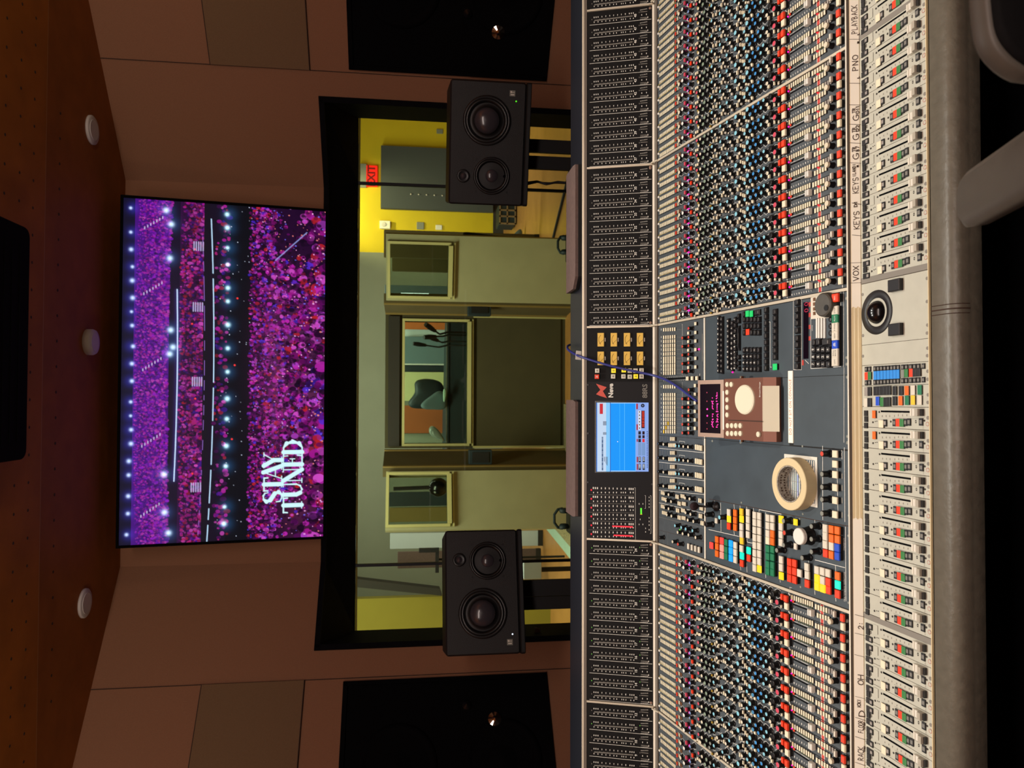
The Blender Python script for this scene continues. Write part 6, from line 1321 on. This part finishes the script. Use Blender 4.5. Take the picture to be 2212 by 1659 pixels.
wr('2:', kl(155, 470), kl(155, 395), .008); wr('OH', kl(155, 945), kl(155, 850), .009); wr('/', kl(155, 370), kl(155, 335), .013); wr('/', kl(155, 525), kl(155, 495), .013); wr('/', kl(155, 710), kl(155, 680), .013); wr('/', kl(160, 1065), kl(160, 1040), .013)
wr('D', kl(165, 1215), kl(165, 1150), .010); wr('ICKI', kl(140, 1140), kl(140, 1070), .005); wr('FLOOR', kl(155, 1355), kl(155, 1245), .0075); wr('RACK', kl(155, 1590), kl(155, 1470), .0085); wr('TOM', kl(190, 1330), kl(190, 1265), .004); wr('TOM', kl(193, 1520), kl(193, 1470), .004)
for y in (1400, 1235, 1620): a = kl(160, y); wr('/', (a[0], a[1]+4), (a[0], a[1]-5), .013)
finish()

# ---------------------------------------------------- things on the console
# reverb remote: a wedge with a display head
e = [SE.hit(*k5(*c), .030) for c in ((305, 1000), (305, 1615), (685, 1615), (685, 1000))]
rx0, rx1 = (e[1][0]+e[2][0])/2, (e[0][0]+e[3][0])/2; rt0, rt1 = e[0][1], SE.hit(*k5(850, 1300), .004)[1]
h0_, h1_ = .034, .020
rc = thing('remote_control', SE.M((rx0+rx1)/2, rt1).translation, 'brown tabletop remote with oval cream pad and magenta display', 'remote control')
Mr = SE.M((rx0+rx1)/2, 0); hw = (rx1-rx0)/2; tm = SE.hit(*k5(685, 1300), .030)[1]
Y = lambda t: -t
MB().add(loft([[(-hw, Y(rt0), 0.001), (-hw, Y(rt1), .001), (-hw, Y(rt1), .012), (-hw, Y(tm), .030), (-hw, Y(rt0), .032)], [(hw, Y(rt0), 0.001), (hw, Y(rt1), .001), (hw, Y(rt1), .012), (hw, Y(tm), .030), (hw, Y(rt0), .032)]]), 'brownmetal').build('housing', rc, Mr)
def onr(x, y, h=.0312): X, t = SE.hit(*k5(x, y), h); return X-(rx0+rx1)/2, -t
p = onr(503, 1213); rxx = (onr(503, 1063)[0]-onr(503, 1363)[0])/2; ryy = (onr(405, 1213)[1]-onr(600, 1213)[1])/2
MB().add(lathe([(1, 0), (.98, .6), (.9, 1)], 36), 'padbeige', T(p[0], p[1], .0305) @ Matrix.Diagonal((rxx, ryy, .004, 1)), False).build('oval_dial', rc, Mr)
for x, y in ((333, 1062), (375, 1062), (333, 1140), (333, 1215), (333, 1290), (333, 1365), (338, 1472), (380, 1472), (421, 1472), (464, 1472), (338, 1550), (380, 1550), (421, 1550), (464, 1550), (643, 1558)):
    p = onr(x, y); MB().add(lathe([(.0060, 0), (.0055, .003), (.004, .0038)], 16), 'padbeige', T(p[0], p[1], .031)).build('round_button', rc, Mr)
a, b = onr(300, 1415), onr(680, 1415); MB().add(box(a[0]-.001, a[0]+.001, b[1], a[1], .0312, .0318), 'seam').build('panel_groove', rc, Mr)
p = onr(655, 1112); MB().add(text('Bricasti Design', .0062), 'print', T(p[0], p[1], .0322) @ Matrix.Diagonal(((onr(655, 1020)[0]-onr(655, 1200)[0])/.044, 1, 1, 1))).build('brand_name', rc, Mr)
a, b = onr(688, 1530), onr(688, 1076); tq = SE.hit(*k5(780, 1300), .024)[1]
tz = lambda t: .030-(t-tm)/(rt1-tm)*.018
MB().add(loft([[(x, Y(tm)+.001, .001+tz(tm)), (x, Y(tq), .001+tz(tq)), (x, Y(rt1)+.0005, .0125), (x, Y(rt1)+.0005, .009), (x, Y(tm)+.001, .01)] for x in (a[0], b[0])]), 'padbeige').build('palm_pad', rc, Mr)
# display head, tilted toward the engineer
d = [SE.hit(*k5(*c), .034) for c in ((35, 1020), (35, 1590))]
dt0, dt1 = d[0][1]+0.0, rt0; hy = -dt0
q0_, q1_ = (Y(rt0)+.002, .032), (Y(SE.hit(*k5(35, 1300), .050)[1]), .050)
dv2 = Vector((0, q1_[0]-q0_[0], q1_[1]-q0_[1])); Ld = dv2.length; dv2.normalize(); nn = Vector((0, -dv2.z, dv2.y))
Md = Mr @ (lambda m: m)(Matrix(((1, 0, 0, 0), (0, dv2.y, nn.y, q0_[0]), (0, dv2.z, nn.z, q0_[1]), (0, 0, 0, 1))))
hd = MB().add(box(-hw*.98, hw*.98, 0, Ld, -.014, 0), 'brownedge').build('display_head', rc, Md)
MB().add(box(-hw*.84, hw*.84, Ld*.13, Ld*.9, 0, .0008), 'displayglass').build('display_window', rc, Md)
mb = MB()
for k, (yy_, cnt) in enumerate(((Ld*.24, 14), (Ld*.42, 12))):
    for i in range(cnt):
        x = -hw*.62+i*.0056
        if k == 1 and i in (6,): continue
        for _ in range(3): ax, ay = rnd.choice(((-.0016, 0), (.0016, 0), (0, .0022), (0, -.0022), (0, 0))); mb.add(box(x+ax-.0014, x+ax+.0006, yy_+ay-.0008, yy_+ay+.0008, .0008, .0012), 'magenta' if k == 1 else 'magenta')
for x in (-hw*.25, -hw*.02): mb.add(lathe([(.0022, .0008), (.0018, .0014)], 10), 'magenta', T(x, Ld*.62, 0))
for x in (-hw*.5, hw*.25, hw*.55, -hw*.7): mb.add(lathe([(.0016, .0008), (.0012, .0012)], 8), 'magdim', T(x, Ld*.63, 0))
mb.build('display_readout', rc, Md)
MB().add(box(-hw*.7, hw*.6, -.001, -.0002+.003, .0002, .0006), 'print').build('caption_strip', rc, Md)
for s_ in (-1, 1): MB().add(lathe([(.006, -.002), (.006, .004)], 14), 'chrome', Mr @ T(s_*(hw+.001), Y(rt0+.045), .018) @ RY(s_*PI/2)).build('side_screw', rc)
MB().add(box(-hw*.95, hw*.95, Y(rt1)+.004, Y(rt0)-.004, 0, .001), 'black').build('rubber_foot', rc, Mr)
# laminated sheet and roll of masking tape
pc_ = [SE.hit(*k6(*c)) for c in ((808, 248), (1097, 282), (1097, 716), (808, 690))]
px0_, px1_ = (pc_[2][0]+pc_[3][0])/2, (pc_[0][0]+pc_[1][0])/2; pt0, pt1 = pc_[0][1], pc_[1][1]+.002; pX, pT = (px0_+px1_)/2, (pt0+pt1)/2
sh = thing('instruction_sheet', SE.M(pX, pT).translation, 'white laminated sheet with printed table under the masking tape roll', 'sheet')
w_, l_ = (px1_-px0_)/2, (pt1-pt0)/2
MB().add(box(-w_, w_, -l_, l_, .0005, .0011), 'paper').build('paper', sh, SE.M(pX, pT))
mb = MB().add(box(-w_*.86, w_*.86, -l_*.86, l_*.86, .0011, .0013), 'bluegrey')
for i in range(14): y = -l_*.8+i*l_*1.6/13; mb.add(box(-w_*.84, w_*.84, y-.0011, y+.0009, .0013, .0015), 'tapewhite')
for x in (-.5, -.1, .3, .6): mb.add(box(x*w_-.0003, x*w_+.0003, -l_*.84, l_*.84, .0015, .0017), 'printdim')
mb.add(box(-w_*.84, w_*.84, l_*.12, l_*.15, .0015, .0018), 'butblue'); mb.build('printed_table', sh, SE.M(pX, pT))
ht = .024
oc_ = SE.hit(*k6(845, 520), ht+.001); R_ = (SE.hit(*k6(845, 285), ht)[0]-SE.hit(*k6(845, 755), ht)[0])/2; r_ = (SE.hit(*k6(845, 365), ht)[0]-SE.hit(*k6(845, 675), ht)[0])/2
tr2 = thing('masking_tape_roll', SE.M(oc_[0], oc_[1]).translation, 'cream roll of masking tape lying on the laminated sheet', 'tape roll')
Mt = SE.M(oc_[0], oc_[1], .0016)
MB().add(lathe([(r_+.002, 0), (R_, 0), (R_, ht-.001), (R_-.001, ht), (r_+.003, ht), (r_+.002, ht-.001), (r_+.002, 0)], 64, False, False), 'tapeside', None, False).build('tape', tr2, Mt)
MB().add(lathe([(r_+.002, 0), (r_, 0), (r_, ht-.0005), (r_+.002, ht-.0005)], 64, False, False), 'tapecore').build('cardboard_core', tr2, Mt)
mb = MB()
for k in range(2):
    for i in range(40):
        if rnd.random() < .25: continue
        a = i*2*PI/40; b = a+.09; z0_, z1_ = ht*(.25+.35*k), ht*(.4+.35*k)
        mb.add(quad([((r_-.0003)*math.cos(q), (r_-.0003)*math.sin(q), z) for q, z in ((a, z0_), (b, z0_), (b, z1_), (a, z1_))]), 'ink')
mb.build('core_print', tr2, Mt)
# blue network cable from behind the bridge to the remote
def sp(px, py, Y): return at(px, py, Y)
pts = [at(1231, 745, 2.12), at(1226, 748, 2.09), at(1227, 755, 2.06), at(1240, 764, 2.03), at(1256, 771, 2.0), at(1290, 782, 1.97), at(1330, 793, 1.94), at(1375, 803, 1.915), at(1412, 811, 1.885), at(1440, 821, 1.84), at(1465, 836, 1.79), at(1485, 851, 1.745), at(1505, 866, 1.70)]
def smooth(p, n=4):
    out = []
    for i in range(len(p)-1):
        a, b, c, d_ = p[max(i-1, 0)], p[i], p[i+1], p[min(i+2, len(p)-1)]
        for k in range(n):
            t = k/n; out.append(.5*((2*b)+(c-a)*t+(2*a-5*b+4*c-d_)*t*t+(3*b-a-3*c+d_)*t*t*t))
    return out+[p[-1]]
cb = obj('network_cable', MB().add(tube(smooth(pts), .0032, 10), 'bluecable', None, True).mesh('network_cable')); tag(cb, 'thin blue cable curling over the meter bridge to the brown remote', 'cable')
a = at(1250, 768, 2.02)
MB().add(box(-.012, .012, -.001, .001, -.011, .011), 'white', T(a.x, a.y-.004, a.z-.002) @ RY(.1)).build('cable_tag', cb)
# padded boxes lying on the shelf behind the bridge
def padbox(ya, yb_, lab, cut):
    Ya = tp[0]+.004; x0_, x1_ = at(1245, yb_, Ya+.06).x, at(1245, ya, Ya+.06).x; zb_ = tp[1]+.0005; zt_ = zb_+.017
    o = thing('padded_box', ((x0_+x1_)/2, Ya+.08, zb_), lab, 'padded box', 'padded boxes behind the bridge')
    pl = [(x0_+cut[0], Ya), (x1_-cut[1], Ya), (x1_, Ya+.03), (x1_, Ya+.12), (x0_, Ya+.12), (x0_, Ya+.03)]
    MB().add(prism(pl, zb_+.009, zt_), 'padd').build('pad', o); MB().add(prism([(x, y-.002) for x, y in pl], zb_, zb_+.009), 'black').build('base', o)
padbox(366, 628, 'grey-brown padded box behind the bridge, near the right monitor', (.03, .005)); padbox(864, 1112, 'grey-brown padded box behind the bridge, near the left monitor', (.005, .005))
# ------------------------------------------------------------------- chair
# swivel chair pushed in close to the photographer: armrest and back show
arm = [at(2084, 440, .72), at(2240, 350, .56)]
a0v, a1v = at(2060, 442, .74), at(2290, 296, .54)
ch = thing('office_chair', (a1v.x, .42, 0), 'office chair with a grey arm pad and black rounded back', 'chair')
dirv = (a1v-a0v); L = dirv.length; dirv.normalize(); sd = dirv.cross(UP).normalized(); upv = sd.cross(dirv).normalized()
if upv.z < 0: upv, sd = -upv, -sd
Ma = Matrix((dirv, sd, upv)).transposed().to_4x4(); Ma.translation = a0v
wA = (at(2064, 381, .74)-at(2098, 506, .74)).length*.46
MB().add(loft([[(x*1.0+L*.5, y, z) for x, y in rect2(L*.5-q, wA-q, wA*.8-q, 8)] for z, q in ((-.03, .012), (-.024, .002), (-.006, .0), (0, .008))]), 'chairgrey', None, True).build('arm_pad', ch, Ma)
pe_ = Ma @ Vector((L*.6, 0, -.03))
MB().add(tube([pe_, (pe_.x+.02, pe_.y-.01, .62), (pe_.x+.06, pe_.y-.02, .5)], .018, 10), 'chairblack', None, True).build('arm_post', ch)
# back rest: rounded slab standing right of the camera
Yb = .50; Yf = Yb+.014; cpts = [at(2097, 10, Yf), at(2108, 95, Yf), at(2140, 145, Yf), at(2190, 178, Yf), at(2260, 196, Yf)]
xe, ze = cpts[-1].x, cpts[0].z
poly = [(xe+.0, ze-.45), (xe, ze-.12)]+[(p.x, p.z) for p in smooth(cpts[::-1], 6)[6:]]+[(xe+.30, ze+.004), (xe+.38, ze-.02), (xe+.40, ze-.08), (xe+.40, ze-.45), (xe+.36, ze-.5), (xe+.04, ze-.5)]
def ins(pl, q):
    cx = sum(p[0] for p in pl)/len(pl); cz = sum(p[1] for p in pl)/len(pl); return [(cx+(x-cx)*(1-q), cz+(z-cz)*(1-q)) for x, z in pl]
MB().add(loft([[(x, Yb+dy, z) for x, z in ins(poly, q)] for dy, q in ((.0, .03), (.003, .012), (.008, 0), (.014, .0), (.018, .02))]), 'chairgrey', None, True).build('back_frame', ch)
MB().add(loft([[(x, Yb+dy, z) for x, z in ins(poly, q)] for dy, q in ((-.007, .08), (-.004, .05), (.012, .035))]), 'chairblack', None, True).build('back_cushion', ch)
sxc = pe_.x+.2
MB().add(rbox(.25, .24, .44, .52, .08, .02), 'chairblack', T(sxc, .3, 0), True).build('seat', ch)
MB().add(lathe([(.03, .1), (.03, .44)], 16), 'chairblack', T(sxc, .3, 0), True).build('gas_column', ch)
for k in range(5):
    a = k*2*PI/5+.3; l = MB().add(tube([(sxc, .3, .11), (sxc+.3*math.cos(a), .3+.3*math.sin(a), .07)], [.026, .016], 8), 'chairblack').build('leg', ch)
    MB().add(lathe([(.028, -.012), (.03, 0), (.028, .012)], 16), 'chairblack', T(sxc+.3*math.cos(a), .3+.3*math.sin(a), .03) @ RX(PI/2) , True).build('caster', ch)
MB().add(tube([(sxc, .3+.2, .46), (sxc, Yb+.06, .55), (sxc, Yb+.05, .75)], .02, 8), 'chairblack').build('back_bracket', ch)
